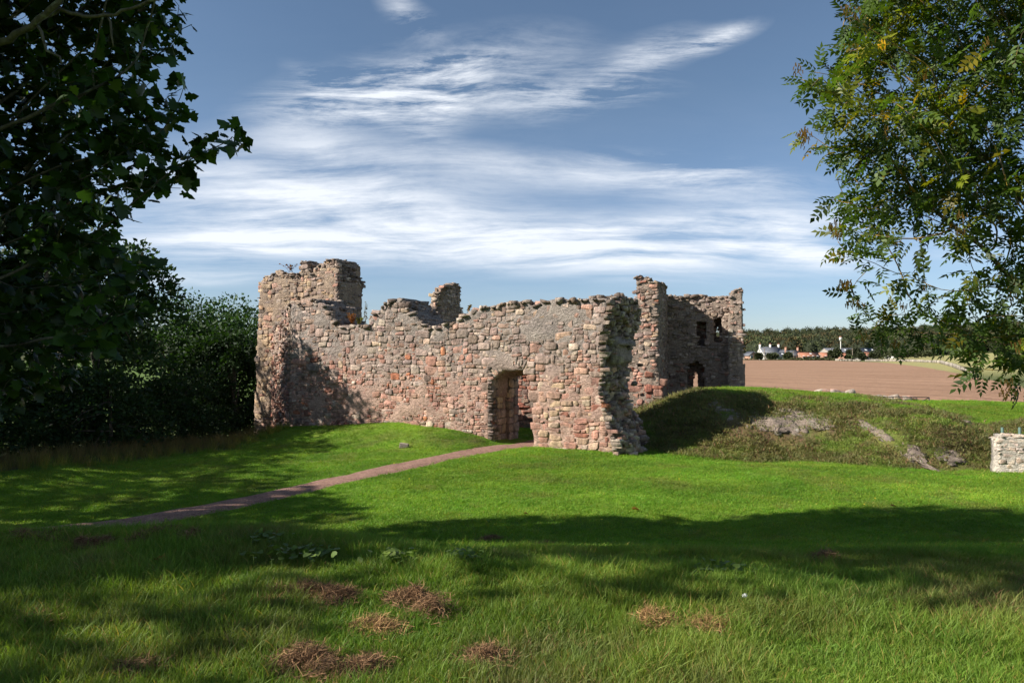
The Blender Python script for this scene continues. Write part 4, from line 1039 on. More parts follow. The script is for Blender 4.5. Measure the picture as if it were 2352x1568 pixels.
b = Buf(); branch_mesh(N_, par, rad, b); part('trunk', b, M_BARK, root, True)
Pn, dr = leaf_points(N_, par, rad, rs, .0120, 3, .11); kq = rs.random(len(Pn)) < .97; Pn, dr = Pn[kq], dr[kq]
cl = .45 + 1.1 * rs.random((len(Pn), 1)) ** 1.5 * np.array([[1.05, 1, .9]]); yel = rs.random(len(Pn)) < .06; cl[yel] *= [2.6, 2.0, 1.]
cl = np.concatenate([cl, np.ones((len(Pn), 1))], 1)
big_leaves(root, Pn, dr, SYC, SYF, .10 + .09 * rs.random(len(Pn)), rs, cl, M_SYC, 'leaf', 300, .62, .5)
print('sycamore', len(N_), len(Pn))
# pale bare boughs at the top left corner
def bough(pts, r0, r1, name, root):
    P_ = resample(np.array(pts), .10); r_ = np.random.default_rng(len(pts)); P_[1:-1] += r_.normal(size=(len(P_) - 2, 3)) * .012
    b_ = Buf(); tube(b_, P_, np.linspace(r0, r1, len(P_)) * (1 + .2 * r_.random(len(P_))), 7); part(name, b_, M_BARK, root, True)
bough([W(-120, 150, 6.6), W(0, 95, 6.3), (W(80, 60, 6.2)), W(120, 20, 6.1), W(180, -60, 6)], .035, .022, 'branch', root)
bough([W(80, 60, 6.2), W(130, 22, 6.2), W(215, 38, 6.1), W(300, 22, 6.0), W(385, -8, 5.9)], .018, .010, 'branch', root)
bough([W(85, 58, 6.2), W(110, 110, 6.15), W(145, 150, 6.1)], .014, .008, 'branch', root)
bough([W(245, 33, 6.1), W(258, 75, 6.1), W(262, 125, 6.1)], .012, .006, 'branch', root)

# -- ash on the right
ab = [(2050, 60, 120), (1960, 40, 50), (1950, 165, 75), (1860, 165, 36), (2200, 100, 150), (2330, 150, 140), (2030, 280, 100), (1930, 270, 45), (1850, 300, 26), (2180, 300, 130), (2320, 350, 130), (1960, 430, 60), (2080, 450, 100), (1925, 540, 38), (2020, 560, 50), (2220, 470, 110), (2340, 520, 90),
      (2335, 650, 70), (2200, 690, 50), (2100, 640, 40), (2080, 700, 40), (1960, 690, 26), (1940, 650, 12), (2050, 770, 40), (1985, 775, 26), (2160, 775, 50), (2290, 760, 70), (2335, 840, 50), (2315, 900, 28), (2240, 820, 20), (1900, 330, 25), (1905, 460, 20), (1870, 330, 22), (1900, 200, 50), (1980, 350, 60), (2000, 120, 70), (2120, 200, 90), (2250, 240, 90), (2120, 380, 80), (2250, 400, 80), (2150, 540, 50), (2280, 600, 50), (2000, 500, 50), (2130, 730, 40), (2230, 720, 45), (2200, 850, 22), (2350, 770, 60), (2020, 740, 34), (1960, 600, 22), (2340, 250, 90)]
ra = np.random.default_rng(31)
ab = [(a, b_, c, 6.9 + ra.random() * 1.5) for a, b_, c in ab]
ab += [(2520, 100, 230, 7.4), (2560, 420, 250, 7.6), (2540, 720, 170, 7.6), (2330, -150, 200, 7.2), (2120, -110, 140, 7.2), (2650, -250, 330, 7.6), (2900, 200, 330, 7.8), (2900, 600, 250, 7.8)]
att = sample_blobs(ab, ra, 95)
gz = float(tz(7.9, 8.2))
trunk = [(7.9, 8.2, gz + k * .15) for k in range(14)]
N_, par = colonise(att, trunk, .12, 1.5, .19, 280, 2); rad = radii(N_, par, .0042, 2.3, .26)
root = thing('ash_tree', 'green ash with feathery leaves and yellow lichened branches reaching in from the right edge', 'tree', (7.9, 8.2, gz))
b = Buf(); branch_mesh(N_, par, rad, b); part('trunk', b, M_BARKY, root, True)
Pn, dr = leaf_points(N_, par, rad, ra, .0078, 3, .06); kp = ra.random(len(Pn)) < .90; Pn, dr = Pn[kp], dr[kp]
cl = .5 + .95 * ra.random((len(Pn), 1)) * np.array([[1, 1, 1]]); yel = vnoise(Pn[:, 0] * 1.6, Pn[:, 2] * 1.6, 3) > .80; cl[yel] *= [2.3, 1.6, .7]; yel = ra.random(len(Pn)) < .05; cl[yel] *= [3.0, 1.6, .6]
cl = np.concatenate([cl, np.ones((len(Pn), 1))], 1)
big_leaves(root, Pn, dr, ASH, ASF, .17 + .11 * ra.random(len(Pn)), ra, cl, M_ASH, 'leaf', 300, .62, .55)
print('ash', len(N_), len(Pn))
b = Buf()      # bunches of brown winged seeds
for k in range(46):
    q = ab[ra.integers(0, 30)]; c = W(q[0] + ra.normal() * q[2] * .4, q[1] + ra.normal() * q[2] * .4, q[3] - .3)
    for j in range(14):
        p = c + ra.normal(size=3) * .028; s_ = np.array([.006, 0, 0]); dwn = np.array([ra.normal() * .012, ra.normal() * .012, -.045])
        b.add([p - s_, p + s_, p + dwn + s_ * .7, p + dwn - s_ * .7], np.array([[0, 1, 2, 3]]), (3.6, 1.3, 1.6, 1))
part('seed_bunches', b, M_ASH, root, kind='stuff')

# -- woodland trees: crown of leaf clumps round a trunk
QUAD = np.array([(0, 0, 0), (.5, .32, .05), (1, 0, -.12), (.5, -.32, .05)]); QF = [(0, 1, 2, 3)]
def wood_tree(x, y, topz, rad_, label, name='woodland_tree', group=None, n=9000, leaf=.17, mat=None, seed=0, crown0=.12, tall=1., tone=1., yellow=0., cat='tree', clumps=70, shell=.55, z0=None, mult=None, dome=False):
    r = np.random.default_rng(seed + 100); g = float(tz(x, y)); H = topz - g
    root = thing(name, label, cat, (x, y, g), group)
    cz = g + H * (crown0 + (1 - crown0) / 2); rz_ = H * (1 - crown0) / 2
    v = r.normal(size=(clumps, 3)); v /= np.linalg.norm(v, axis=1)[:, None]; v[:, 2] = np.abs(v[:, 2]) * np.where(r.random(clumps) < .6, 1, -1)
    if dome: cz = g - .1; rz_ = H; v[:, 2] = np.abs(v[:, 2])
    rr = shell + (1 - shell) * r.random((clumps, 1)) ** .5
    C_ = v * rr * [rad_, rad_, rz_]; cr = rad_ * (.20 + .20 * r.random(clumps)); C_ *= (1 - cr / rad_ * .55)[:, None]
    k = r.choice(clumps, n, p=cr ** 2 / (cr ** 2).sum()); d = r.normal(size=(n, 3)); d /= np.linalg.norm(d, axis=1)[:, None]; d[:, 2] = np.where(d[:, 2] < -.3, -d[:, 2], d[:, 2])
    P_ = np.array([x, y, cz]) + C_[k] + d * (cr[k] * (.62 + .42 * r.random(n)))[:, None] * [1, 1, .75]
    tone_c = (.72 + .5 * r.random(clumps))[k, None] * (.8 + .4 * r.random((n, 1))) * tone * np.ones((1, 3))
    if yellow: m_ = r.random(clumps)[k] < yellow; tone_c[m_] *= [2.2, 1.7, .8]
    if mult is not None: tone_c = tone_c * np.array(mult)
    b_ = Buf(); place_leaves(b_, P_, QUAD, QF, leaf * (.7 + .6 * r.random(n)), r, .35, .2, np.concatenate([tone_c, np.ones((n, 1))], 1), d)
    part('crown', b_, mat or M_WOODLEAF, root, kind=None)
    b_ = Buf(); hz = np.linspace(0, H * .8, 9); pt = np.stack([x + np.cumsum(r.normal(size=9)) * .03 * rad_, y + np.cumsum(r.normal(size=9)) * .03 * rad_, g - .3 + hz], 1)
    tr = max(.05, H * .022); tube(b_, pt, np.linspace(tr, tr * .25, 9), 7)
    for q in range(9):
        i = r.integers(2, 7); e = np.array([x, y, cz]) + C_[r.integers(0, clumps)]; m_ = (pt[i] + e) / 2 + [0, 0, .08 * H]; tube(b_, [pt[i], m_, e], [tr * .45, tr * .3, tr * .1], 5)
    part('trunk', b_, M_BARK, root, True)
    return root
G1 = 'trees in the wood left of the tower'
wood = [(-14.9, 24.2, 7.1, 3.0, 'tallest dark tree of the left wood, rising above the others', 1., .0, 16000),
        (-13.8, 33.5, 3.2, 2.5, 'lower dark tree with uneven crown between the tall tree and the tower', .8, .03, 12000),
        (-15.6, 38, 5.5, 3.7, 'tree with a sunlit yellow green top showing just left of the tower', 1.25, .30, 14000),
        (-17.6, 36, 5.2, 3.6, 'dark tree half hidden behind the lower trees left of the tower', 1.1, .05, 9000),
        (-20, 28, 8.0, 4.0, 'large dark tree deep in the wood on the left', .9, 0, 9000),
        (-17.5, 18.5, 6.6, 3.4, 'dark tree behind the hanging sycamore leaves at the left edge', .9, .02, 10000),
        (-22, 20, 9.0, 4.2, 'tall dark tree far back at the left edge', .9, 0, 8000),
        (-26, 34, 8.0, 4.6, 'dark crowned tree at the back of the left wood', .9, 0, 6000)]
for k, (x, y, tp, rd, lab, tone, yl, n) in enumerate(wood):
    wood_tree(x, y, tp, rd, lab, group=G1, n=n, seed=k, tone=tone, yellow=yl, crown0=-.12, clumps=110, leaf=.19)
bush = [(-12.6, 21.0, 1.2, 1.9, 'dark bush at the wood edge above the dry grass'), (-12.7, 24.8, .6, 1.9, 'dark round bush nearest the tower foot in the wood shade'), (-13.0, 27.2, 1.3, 2.2, 'dark leafy bush below the lower wood tree'), (-14.8, 18.3, 1.6, 2.0, 'dark bush beside the tall dry grass at the left'),
        (-14.2, 14.8, 1.3, 1.7, 'dark bush at the left edge of the picture above the rough grass'), (-17.0, 22.0, 1.8, 2.2, 'dark bush beneath the tallest wood tree'), (-19.5, 17.0, 1.6, 2.6, 'broad dark bush far left under the tall back tree'), (-22.5, 24.0, 1.6, 3.0, 'broad dark bush deep in the wood at the far left'), (-18.5, 27.0, 1.2, 2.6, 'dark bush deep in the wood between two tall trunks'), (-12.3, 35, 1.0, 2.2, 'shaded bush tucked behind the tower corner'), (-15.5, 31, 1.2, 2.2, 'shaded bush between two wood trunks')]
for k, (x, y, tp, rd, lab) in enumerate(bush):
    wood_tree(x, y, tp + .5, rd, lab, 'bush', 'bushes along the edge of the left wood', 5000, .13, seed=40 + k, tone=.85, dome=True, clumps=60, cat='bush')
# trees that stand outside the picture on the sunny side and shade the lawn
out_t = [(-17.5, 9.6, 8.4, 3.4, 'broad tree out of view beyond the rough grass at the left'), (-22, 13.5, 9.5, 3.6, 'taller tree out of view behind the left wood'), (-12.5, 4.2, 8.2, 2.0, 'tree out of view just left of the sycamore'), (-6.3, 4.1, 8.2, 1.9, 'tree out of view between the camera position and the sycamore'), (-10.8, 2.2, 6.6, 1.9, 'small airy tree out of view at the left of the camera position')]
for k, (x, y, tp, rd, lab) in enumerate(out_t):
    wood_tree(x, y, tp, rd, lab, 'shade_tree', 'trees outside the picture', [3500, 3500, 3500, 2600, 900][k], .34 if k < 3 else .24, seed=60 + k, crown0=.15 if k < 3 else .42, clumps=60)

# ------------------------------------------------------------------ village, far woods, hedges
def vx(px_, Y): return (px_ - 1176) / F * Y
def house(px0, px1, ytop, Y, depth, wallm, roofm, label, name='house', chim=(), eave=.5, gable=False, wins=3, chimm=None, roofwins=0, ang=0., cat='house', group='houses of the village beyond the ploughed field', whitegable=False):
    x0, x1 = vx(px0, Y), vx(px1, Y); cx_ = (x0 + x1) / 2; g = float(tz(cx_, Y)) + .5; top = W(px0, ytop, Y)[2]; H = max(top - g, 2.5); L = x1 - x0; he = H * eave
    root = thing(name, label, cat, (cx_, Y, g), group, ang)
    def loc(name_, b_, m, sm=False, par=None):
        o_ = put(name_, b_.mesh(name_, m), par or root); return o_
    b_ = Buf(); d = depth / 2; l = L / 2
    if gable:      # the pointed end faces us
        v = [(-l, -d, -1), (l, -d, -1), (l, -d, he), (0, -d, H), (-l, -d, he), (-l, d, -1), (l, d, -1), (l, d, he), (0, d, H), (-l, d, he)]
        b_.add(v, [(0, 1, 2, 3, 4), (9, 8, 7, 6, 5), (1, 6, 7, 2), (5, 0, 4, 9)]); loc('wall', b_, wallm)
        b_ = Buf(); o = .25
        for sg in (-1, 1):
            b_.add([(sg * (l + o), -d - o, he - .2), (0, -d - o, H + .12), (0, d + o, H + .12), (sg * (l + o), d + o, he - .2), (sg * (l + o), -d - o, he - .4), (0, -d - o, H - .08), (0, d + o, H - .08), (sg * (l + o), d + o, he - .4)], BOXQ if sg < 0 else BOXQ[:, ::-1])
        loc('roof', b_, roofm)
    else:
        v = [(-l, -d, -1), (l, -d, -1), (l, -d, he), (-l, -d, he), (-l, d, -1), (l, d, -1), (l, d, he), (-l, d, he), (-l, 0, H - .05), (l, 0, H - .05)]
        b_.add(v, [(0, 1, 2, 3), (5, 4, 7, 6), (1, 5, 6, 9, 2), (4, 0, 3, 8, 7)]); loc('wall', b_, wallm)
        b_ = Buf(); o = .12
        for sg in (-1, 1):
            b_.add([(-l - o, sg * (d + .3), he - .25), (-l - o, 0, H), (l + o, 0, H), (l + o, sg * (d + .3), he - .25), (-l - o, sg * (d + .3), he - .45), (-l - o, 0, H - .2), (l + o, 0, H - .2), (l + o, sg * (d + .3), he - .45)], BOXQ if sg > 0 else BOXQ[:, ::-1])
        loc('roof', b_, roofm)
        for k in range(roofwins):
            b_ = Buf(); xx = -l + (k + .5) * L / roofwins + .6; b_.add([(xx - .5, -d * .62, he + (H - he) * .38 + .15), (xx + .5, -d * .62, he + (H - he) * .38 + .15), (xx + .5, -d * .35, he + (H - he) * .65 + .15), (xx - .5, -d * .35, he + (H - he) * .65 + .15)], np.array([[0, 1, 2, 3]])); loc('skylight', b_, M_WHITE)
    for cpos in chim:
        b_ = Buf(); hz = H + 1.1; box(b_, (cpos * l, 0, (hz + H * .6) / 2), (.75, 1.2, hz - H * .6)); ch = loc('chimney', b_, chimm or M_HARL)
        b_ = Buf()
        for e in (-.25, .25): tube(b_, [(cpos * l + e, 0, hz), (cpos * l + e, 0, hz + .55)], .16, 6)
        loc('chimney_pot', b_, M_PANTILE, par=ch)
    for k in range(wins):
        xx = -l + (k + .5) * L / wins; zz = he * .55
        b_ = Buf(); box(b_, (xx, -d - .03, zz), (1.25, .08, 1.5)); wf = loc('window', b_, M_WHITE); b_ = Buf(); box(b_, (xx - .27, -d - .08, zz), (.42, .04, 1.2)); box(b_, (xx + .27, -d - .08, zz), (.42, .04, 1.2)); loc('pane', b_, M_PANE, par=wf)
    return root
BOXQ = np.array([[0, 1, 2, 3], [7, 6, 5, 4], [0, 4, 5, 1], [1, 5, 6, 2], [2, 6, 7, 3], [3, 7, 4, 0]])
house(1700, 1716, 812, 335, 6, M_GREYHOUSE, M_SLATE, 'small slate roofed cottage touching the right edge of the ruined hall', wins=1)
house(1713, 1735, 807, 330, 9, M_PINKSTONE, M_SLATE, 'pink stone cottage with its pointed gable facing the field', gable=True, eave=.5, wins=2)
house(1745, 1789, 796, 338, 8, M_HARL, M_SLATE, 'big white house with grey roof and white end chimneys', chim=(-.97, .1, .97), eave=.56, wins=4)
house(1762, 1800, 809, 318, 7, M_GREYHOUSE, M_SLATE, 'long low slate roofed outbuilding in front of the big white house', wins=3, roofwins=2, eave=.45)
house(1794, 1806, 803, 326, 8, M_PINKSTONE, M_SLATE, 'narrow gabled slate house right of the big white house', gable=True, wins=1)
house(1804, 1833, 804, 322, 7, M_PINKSTONE, M_SLATE, 'slate roofed cottage with stone chimneys beside the orange roofs', chim=(-.95, .95), chimm=M_PINKSTONE, eave=.45, wins=3)
house(1834, 1876, 809, 318, 7, M_PINKSTONE, M_PANTILE, 'longest orange tiled cottage in the middle of the village', eave=.52, wins=4, roofwins=1)
house(1882, 1911, 809, 324, 7, M_PINKSTONE, M_PANTILE, 'orange tiled cottage right of the longest orange roof', eave=.52, wins=2)
house(1928, 1946, 809, 326, 7, M_PINKSTONE, M_PANTILE, 'short orange roofed cottage between two dark trees', eave=.52, wins=1)
house(1974, 2003, 808, 322, 7, M_HARL, M_PANTILE, 'orange roofed white walled cottage at the right end of the village', eave=.52, wins=2)
house(1893, 2002, 799, 372, 14, M_GREYHOUSE, M_SLATE, 'very long grey farm shed standing behind the orange roofed cottages', 'farm_shed', eave=.55, wins=0, roofwins=7, cat='shed')
house(2040, 2052, 806, 345, 7, M_HARL, M_SLATE, 'small white house glimpsed through the ash leaves', wins=1)
def pole(px_, y0, Y, name, label, r_=.11, cross=True, cat='pole', mat=None):
    x = vx(px_, Y); g = float(tz(x, Y)); H = W(px_, y0, Y)[2] - g; root = thing(name, label, cat, (x, Y, g)); b_ = Buf(); tube(b_, [(x, Y, g - .5), (x, Y, g + H)], r_, 8); part('shaft', b_, mat or M_POLE, root)
    if cross: b_ = Buf(); box(b_, (x, Y - .1, g + H - .5), (1.8, .12, .14)); part('crossarm', b_, M_POLE, root)
    return root, x, g, H
pole(1756, 799, 312, 'telegraph_pole', 'telegraph pole in front of the big white house', .13)
pole(1958, 800, 312, 'telegraph_pole', 'pale telegraph pole in front of the orange roofs on the right', .15)
pole(1823, 806, 316, 'telegraph_pole', 'telegraph pole beside the slate cottage with stone chimneys', .12)
rt, x, g, H = pole(1931, 776, 360, 'water_mast', 'tall slim mast with a pale boxy head above the farm shed', .22, False, 'mast', M_HARL)
b = Buf(); box(b, (x, 360, g + H - .5), (1.2, .9, 1.7)); part('head', b, M_HARL, rt); b = Buf(); box(b, (x, 360, g + H + .6), (1.1, .85, .5)); part('cap', b, M_PANTILE, rt)

vt = [(1742, 812, 322, 1.5, 'small round tree left of the big white house'), (1774, 813, 306, 2.3, 'round tree before the low outbuilding'), (1811, 811, 308, 1.6, 'reddish round tree before the slate cottage'), (1919, 800, 305, 2.8, 'big dark tree between the orange roofs'), (1950, 817, 303, 1.6, 'low russet bush by the pale telegraph pole'),
      (1962, 799, 316, 3.0, 'tall dark tree right of the pale telegraph pole'), (1980, 813, 308, 2.0, 'low dark tree in front of the right end cottage'), (2015, 806, 315, 4.0, 'dark tree just right of the last orange roof'), (2045, 802, 312, 5.0, 'broad dark tree behind the drooping ash branch'), (2075, 803, 318, 5.0, 'dark tree right of the broad village tree'), (2110, 806, 330, 5., 'far dark tree near the pale stubble field'),
      (1700, 808, 345, 3.2, 'dark tree beside the edge of the ruined hall')]
for k, (p_, yt, Y, rd, lab) in enumerate(vt):
    wood_tree(vx(p_, Y), Y, float(W(p_, yt, Y)[2]), rd, lab, 'village_tree', 'trees among the village houses', 900, 1.0, M_FARLEAF, seed=80 + k, crown0=.02, clumps=26, tone=[.8, .8, 1.2, .9, 1.5, .8, .8, .9, 1, .9, 1, .7][k])
# hedge and rough strip between field and village: one continuous growth
b = Buf(); r = np.random.default_rng(9); n = 5200
hx = vx(1700 + 300 * r.random(n), 302); hy = 301 + r.random(n) * 3; keep = (fbm(hx * .12, hx * 0, 61) + .3 * (hx > vx(1815, 302)) * (hx < vx(1912, 302))) > .52; hx, hy = hx[keep], hy[keep]; hz = tz(hx, hy) + r.random(len(hx)) * (.2 + .7 * (hx > vx(1815, 302)) * (hx < vx(1915, 302)))
place_leaves(b, np.stack([hx, hy, hz], 1), QUAD, QF, .8 + .5 * r.random(len(hx)), r, .4, .2, np.concatenate([np.ones((len(hx), 3)) * (.7 + .8 * r.random((len(hx), 1))) * [1.15, 1, .9], np.ones((len(hx), 1))], 1))
single('field_hedge', b, M_FARLEAF, 'low uneven hedge along the far edge of the ploughed field', 'hedge', (vx(1850, 302), 302, float(tz(vx(1850, 302), 302))), kind='stuff')
# dry stone dyke along the far right of the field
dk = [hit(*q, 60) for q in [(1925, 829), (1990, 829.5), (2050, 830), (2100, 831), (2160, 834), (2190, 843), (2215, 853), (2240, 860)]]
P_ = resample(np.array(dk), 1.2); b = Buf()
for k in range(len(P_) - 1):
    h = .75 + .25 * r.random()
    if r.random() < .04: continue
    box(b, (P_[k][0], P_[k][1], float(tz(P_[k][0], P_[k][1])) + h / 2 - .1), (1.7 + .5 * r.random(), .7, h), math.atan2(P_[k + 1][1] - P_[k][1], P_[k + 1][0] - P_[k][0]))
single('stone_dyke', b, M_DRYWALL, 'long pale dry stone wall between the ploughed field and the village', 'wall', tuple(P_[0]), kind='thing')
# woods on the hill: crowns packed side by side, read as one mass
def far_wood(name, label, pts, hts, rads, seed, leaf=2.0, per=90):
    r = np.random.default_rng(seed); b_ = Buf(); v0, f0 = ICO2
    for (x, y), h, rd in zip(pts, hts, rads):
        g = float(tz(x, y)); n = per; d = r.normal(size=(n, 3)); d /= np.linalg.norm(d, axis=1)[:, None]; d[:, 2] = np.abs(d[:, 2])
        c = np.array([x, y, g + h * .35]); lump = 1 + .35 * (fbm(d[:, 0] * 2.2 + x, d[:, 1] * 2.2 + d[:, 2] * 3 + y, 5) - .5) * 2
        P2 = c + d * np.array([rd, rd, h * .65]) * (lump * (.82 + .22 * r.random(n)))[:, None]
        tone = (.65 + .8 * r.random() ** 1.5) * (.85 + .3 * r.random((n, 1))) * np.array([[1 + .6 * (r.random() < .3), 1., .9]])
        place_leaves(b_, P2, QUAD, QF, leaf * (.7 + .6 * r.random(n)), r, .3, .2, np.concatenate([tone, np.ones((n, 1))], 1), d)
        b_.add(v0 * [rd * .8, rd * .8, h * .55] + [x, y, g + h * .38], f0, (.42, .45, .4, 1))
    c = np.mean(pts, axis=0); single(name, b_, M_FARLEAF, label, 'wood', (c[0], c[1], float(tz(c[0], c[1]))), kind='stuff')
r = np.random.default_rng(77)
pts, hts, rds = [], [], []
for k in range(1150):
    Y = 395 + 420 * r.random() ** .9; a = .26 + .62 * r.random(); x = a * Y
    if a > .60 and (fbm(x * .008, Y * .012, 71) < .50) and Y < 640: continue
    pts.append((x, Y)); hts.append((8.5 + 5 * r.random()) * (1.0 + .15 * (Y > 650))); rds.append(3.8 + 3.2 * r.random())
far_wood('hill_wood', 'dark mixed wood covering the low hill behind the village', pts, hts, rds, 78, 1.25, 130)
pts, hts, rds = [], [], []
for k in range(260):
    Y = 420 + 420 * r.random(); x = (-.95 + 1.2 * r.random()) * Y; pts.append((x, Y)); hts.append(9 + 6 * r.random()); rds.append(6 + 5 * r.random())
far_wood('distant_wood', 'distant wood behind the castle, hidden by its walls', pts, hts, rds, 79, 3.0, 40)

# ------------------------------------------------------------------ rock outcrops in the bank
ROCKS = []
def near_rock(x, y):
    o = np.zeros(len(x), bool)
    for a_, b_2, s_ in ROCKS: o |= (x - a_) ** 2 + ((y - b_2 + .15) * .8) ** 2 < s_ ** 2
    return o
def outcrop(label, spots, seed, big, n_small=10):
    r = np.random.default_rng(seed); c = np.mean([hit(*q[:2]) for q in spots], axis=0); root = thing('rock_outcrop', label, 'rock', tuple(c)); 
    for px_, py_, s_ in spots:
        p = hit(px_, py_); sz = s_ / F * p[1] * big
        v, f = rock_verts(r, (sz * 1.15, sz * .8, sz * 1.05), .42, .10, ICO3, (r.random() - .5) * .5)
        v = v + (np.array([fbm(v[:, 0] * 9 + px_, v[:, 2] * 9, 5)]).T - .5) * .10 * sz
        ROCKS.append((p[0], p[1], sz * .5)); b_ = Buf(); b_.add(v, f); put('rock', b_.mesh('rock', M_ROCK), root, tuple(p - c + np.array([0, sz * .22, -.02])))
    return root
def crag(label, poly, Y, seed, sz=.36, ang=0., depth=.7):
    """a natural rock face: close-set cracked blocks"""
    r = np.random.default_rng(seed); q0 = np.array(poly).mean(0); pa = np.array(poly, float); hb = hit(q0[0], pa[:, 1].max()); ht = hit(q0[0], pa[:, 1].min()); lean_ = np.clip((ht[1] - hb[1]) / max(ht[2] - hb[2], .1), .2, 2.2); O = W(q0[0], pa[:, 1].max(), hb[1] - .06); fr = Frame((O[0], O[1]), ang); root = thing('rock_outcrop', label, 'rock', tuple(O))
    pl_ = fr.poly(poly); cz_ = Castle(root, seed, M_ROCK)
    bb = (pl_[:, 0].min() - .2, pl_[:, 0].max() + .2, pl_[:, 1].min() - .1, pl_[:, 1].max() + .2)
    mk = lambda u, z: pip(pl_, u + .22 * (vnoise(u * 3, z * 3, seed) - .5), z + .25 * (vnoise(u * 2.5 + 9, z * 2, seed) - .5))
    def blg(u, z):
        u = np.asarray(u, float); z = np.asarray(z, float); o = np.full(u.shape, -3.2); done = np.zeros(u.shape, bool)
        for nn_ in np.linspace(1.2, -3.2, 70):
            p_ = fr.at(u, z, np.full(u.shape, nn_)); m_ = (tz(p_[..., 0], p_[..., 1]) >= z) & ~done; o[m_] = nn_; done |= m_
        return np.maximum(o, -2.6) + (.085 if seed in (2, 3) else .05) + .16 * (fbm(u * 1.8, z * 2.2, seed + 3, 3) - .5)
    blg_ = lambda u, z: .30 * (fbm(u * 1.3, z * 1.2, seed + 3, 3) - .5) - lean_ * .98 * (z - O[2]) + (.10 if seed == 2 else -.02) + .22 * (vnoise(u * 2.2, z * 3.5, seed + 5) - .5)
    cz_.face(fr, mk, bb, lambda u, z, r: (sz * (.22 + .65 * r.random() ** 1.4), sz * (.30 + .80 * r.random() ** 1.3)), lambda u, z, r, n: np.ones((n, 3)), (-.08, .07), 2.0, blg, None, thick=depth, cell=.09)
    cz_.finish('rock_mass')
    for k in range(int(len(cz_.st) * .35)): 
        pass
    for st_ in cz_.st: c = st_[1].mean(0); ROCKS.append((c[0], c[1] - .1, .16))
crag('patch of pale scarred rock in the shaded upper left of the right bank', [(1692, 935), (1712, 930), (1730, 945), (1735, 985), (1712, 992), (1694, 975)], 22.1, 1, .30, .1)
crag('band of cracked grey rock blocks across the middle of the grassy bank', [(1742, 962), (1770, 953), (1800, 950), (1850, 953), (1905, 952), (1925, 960), (1918, 978), (1890, 985), (1850, 990), (1822, 1000), (1790, 998), (1760, 988), (1742, 975)], 21.75, 2, .36, -.04)
crag('low brown mossy rock showing at the foot of the bank near the notch', [(2150, 1040), (2180, 1032), (2232, 1036), (2243, 1054), (2222, 1064), (2175, 1062), (2152, 1054)], 19.0, 3, .20, -.12)
crag('small crumbling rock low on the bank left of the mossy rock', [(2082, 1034), (2104, 1026), (2132, 1034), (2138, 1052), (2110, 1058), (2086, 1050)], 19.0, 6, .18, -.12)
crag('small rock scar in the middle of the dry slope', [(2002, 978), (2022, 974), (2034, 988), (2030, 1002), (2008, 1002)], 20.5, 4, .18, -.1)
crag('greyish rock beside the pale boundary wall', [(2268, 990), (2300, 985), (2340, 984), (2350, 1000), (2300, 1012), (2272, 1008)], 20.6, 5, .28, -.1)
# low wall remains on the plateau
def low_ruin(label, x0, x1, y0, y1, Y, seed, n, big):
    r = np.random.default_rng(seed); c = W((x0 + x1) / 2, y1, Y); root = thing('wall_remains', label, 'wall', (c[0], Y, float(tz(c[0], Y))))
    for k in range(n):
        f_ = (k + .5) / n; px_ = x0 + (x1 - x0) * f_; col = int(3 + 2 * r.random())
        for j in range(3):
            s_ = big * (.7 + .6 * r.random()); g = float(tz(vx(px_, Y), Y)); zt_ = W(px_, y0 + (y1 - y0) * (.1 + .3 * r.random()) * (k % 3), Y)[2]
            z = zt_ - s_ * .3 - j * s_ * .6
            if z < g - .2: continue
            v, fc = rock_verts(r, (s_ * 1.3, s_, s_ * .7), .45, .08, ICO2, 0); b_ = Buf(); b_.add(v, fc, tuple(PA[r.choice([3, 4, 0, 5])] * 1.1) + (.8,))
            put('stone', b_.mesh('stone', M_STONE), root, tuple(np.array([vx(px_, Y) + .05 * r.normal(), Y + .2 * r.normal(), z]) - np.array(root.location)))
low_ruin('thin line of loose stones on the crest of the bank', 1884, 1948, 895, 908, 27, 1, 14, .26)
low_ruin('pale block and tumbled low wall behind the iron railing', 1987, 2088, 909, 923, 30.5, 2, 22, .34)
# iron railing
root = thing('iron_railing', 'thin dark iron railing with posts on the grassy plateau', 'railing', (vx(2060, 29.5), 29.5, float(tz(vx(2060, 29.5), 29.5))))
for px_ in (1990, 2020, 2051, 2093, 2134):
    p = W(px_, 912, 29.5); g = float(tz(p[0], 29.5)); b = Buf(); tube(b, [(p[0], 29.5, g - .2), (p[0], 29.5, p[2])], .022, 6); part('post', b, M_IRON, root)
b = Buf(); tube(b, [W(1962, 910, 29.5), W(2134, 912.5, 29.5)], .02, 6); part('rail', b, M_IRON, root)
b = Buf(); tube(b, [W(2134, 912.5, 29.5), W(2116, 922, 29.5)], .018, 6); part('brace', b, M_IRON, root)
# green posts with wires by the boundary wall
root = thing('wire_fence', 'green metal fence posts joined by thin wires behind the pale boundary wall', 'fence', (9.6, 18.6, float(tz(9.6, 18.6))))
tops = []
for px_, Y in ((2302, 18.8), (2342, 18.2), (2385, 17.7)):
    p = W(px_, 981, Y); g = float(tz(p[0], Y)); b = Buf(); box(b, (p[0], Y, (g - .2 + p[2]) / 2), (.05, .05, p[2] - g + .2)); part('post', b, M_GREENPOST, root); tops.append((p, g))
for f_ in (.08, .45, .8):
    b = Buf(); tube(b, [t[0] * [1, 1, 0] + [0, 0, t[0][2] * (1 - f_) + t[1] * f_] for t in tops], .005, 4); part('wire', b, M_IRON, root)
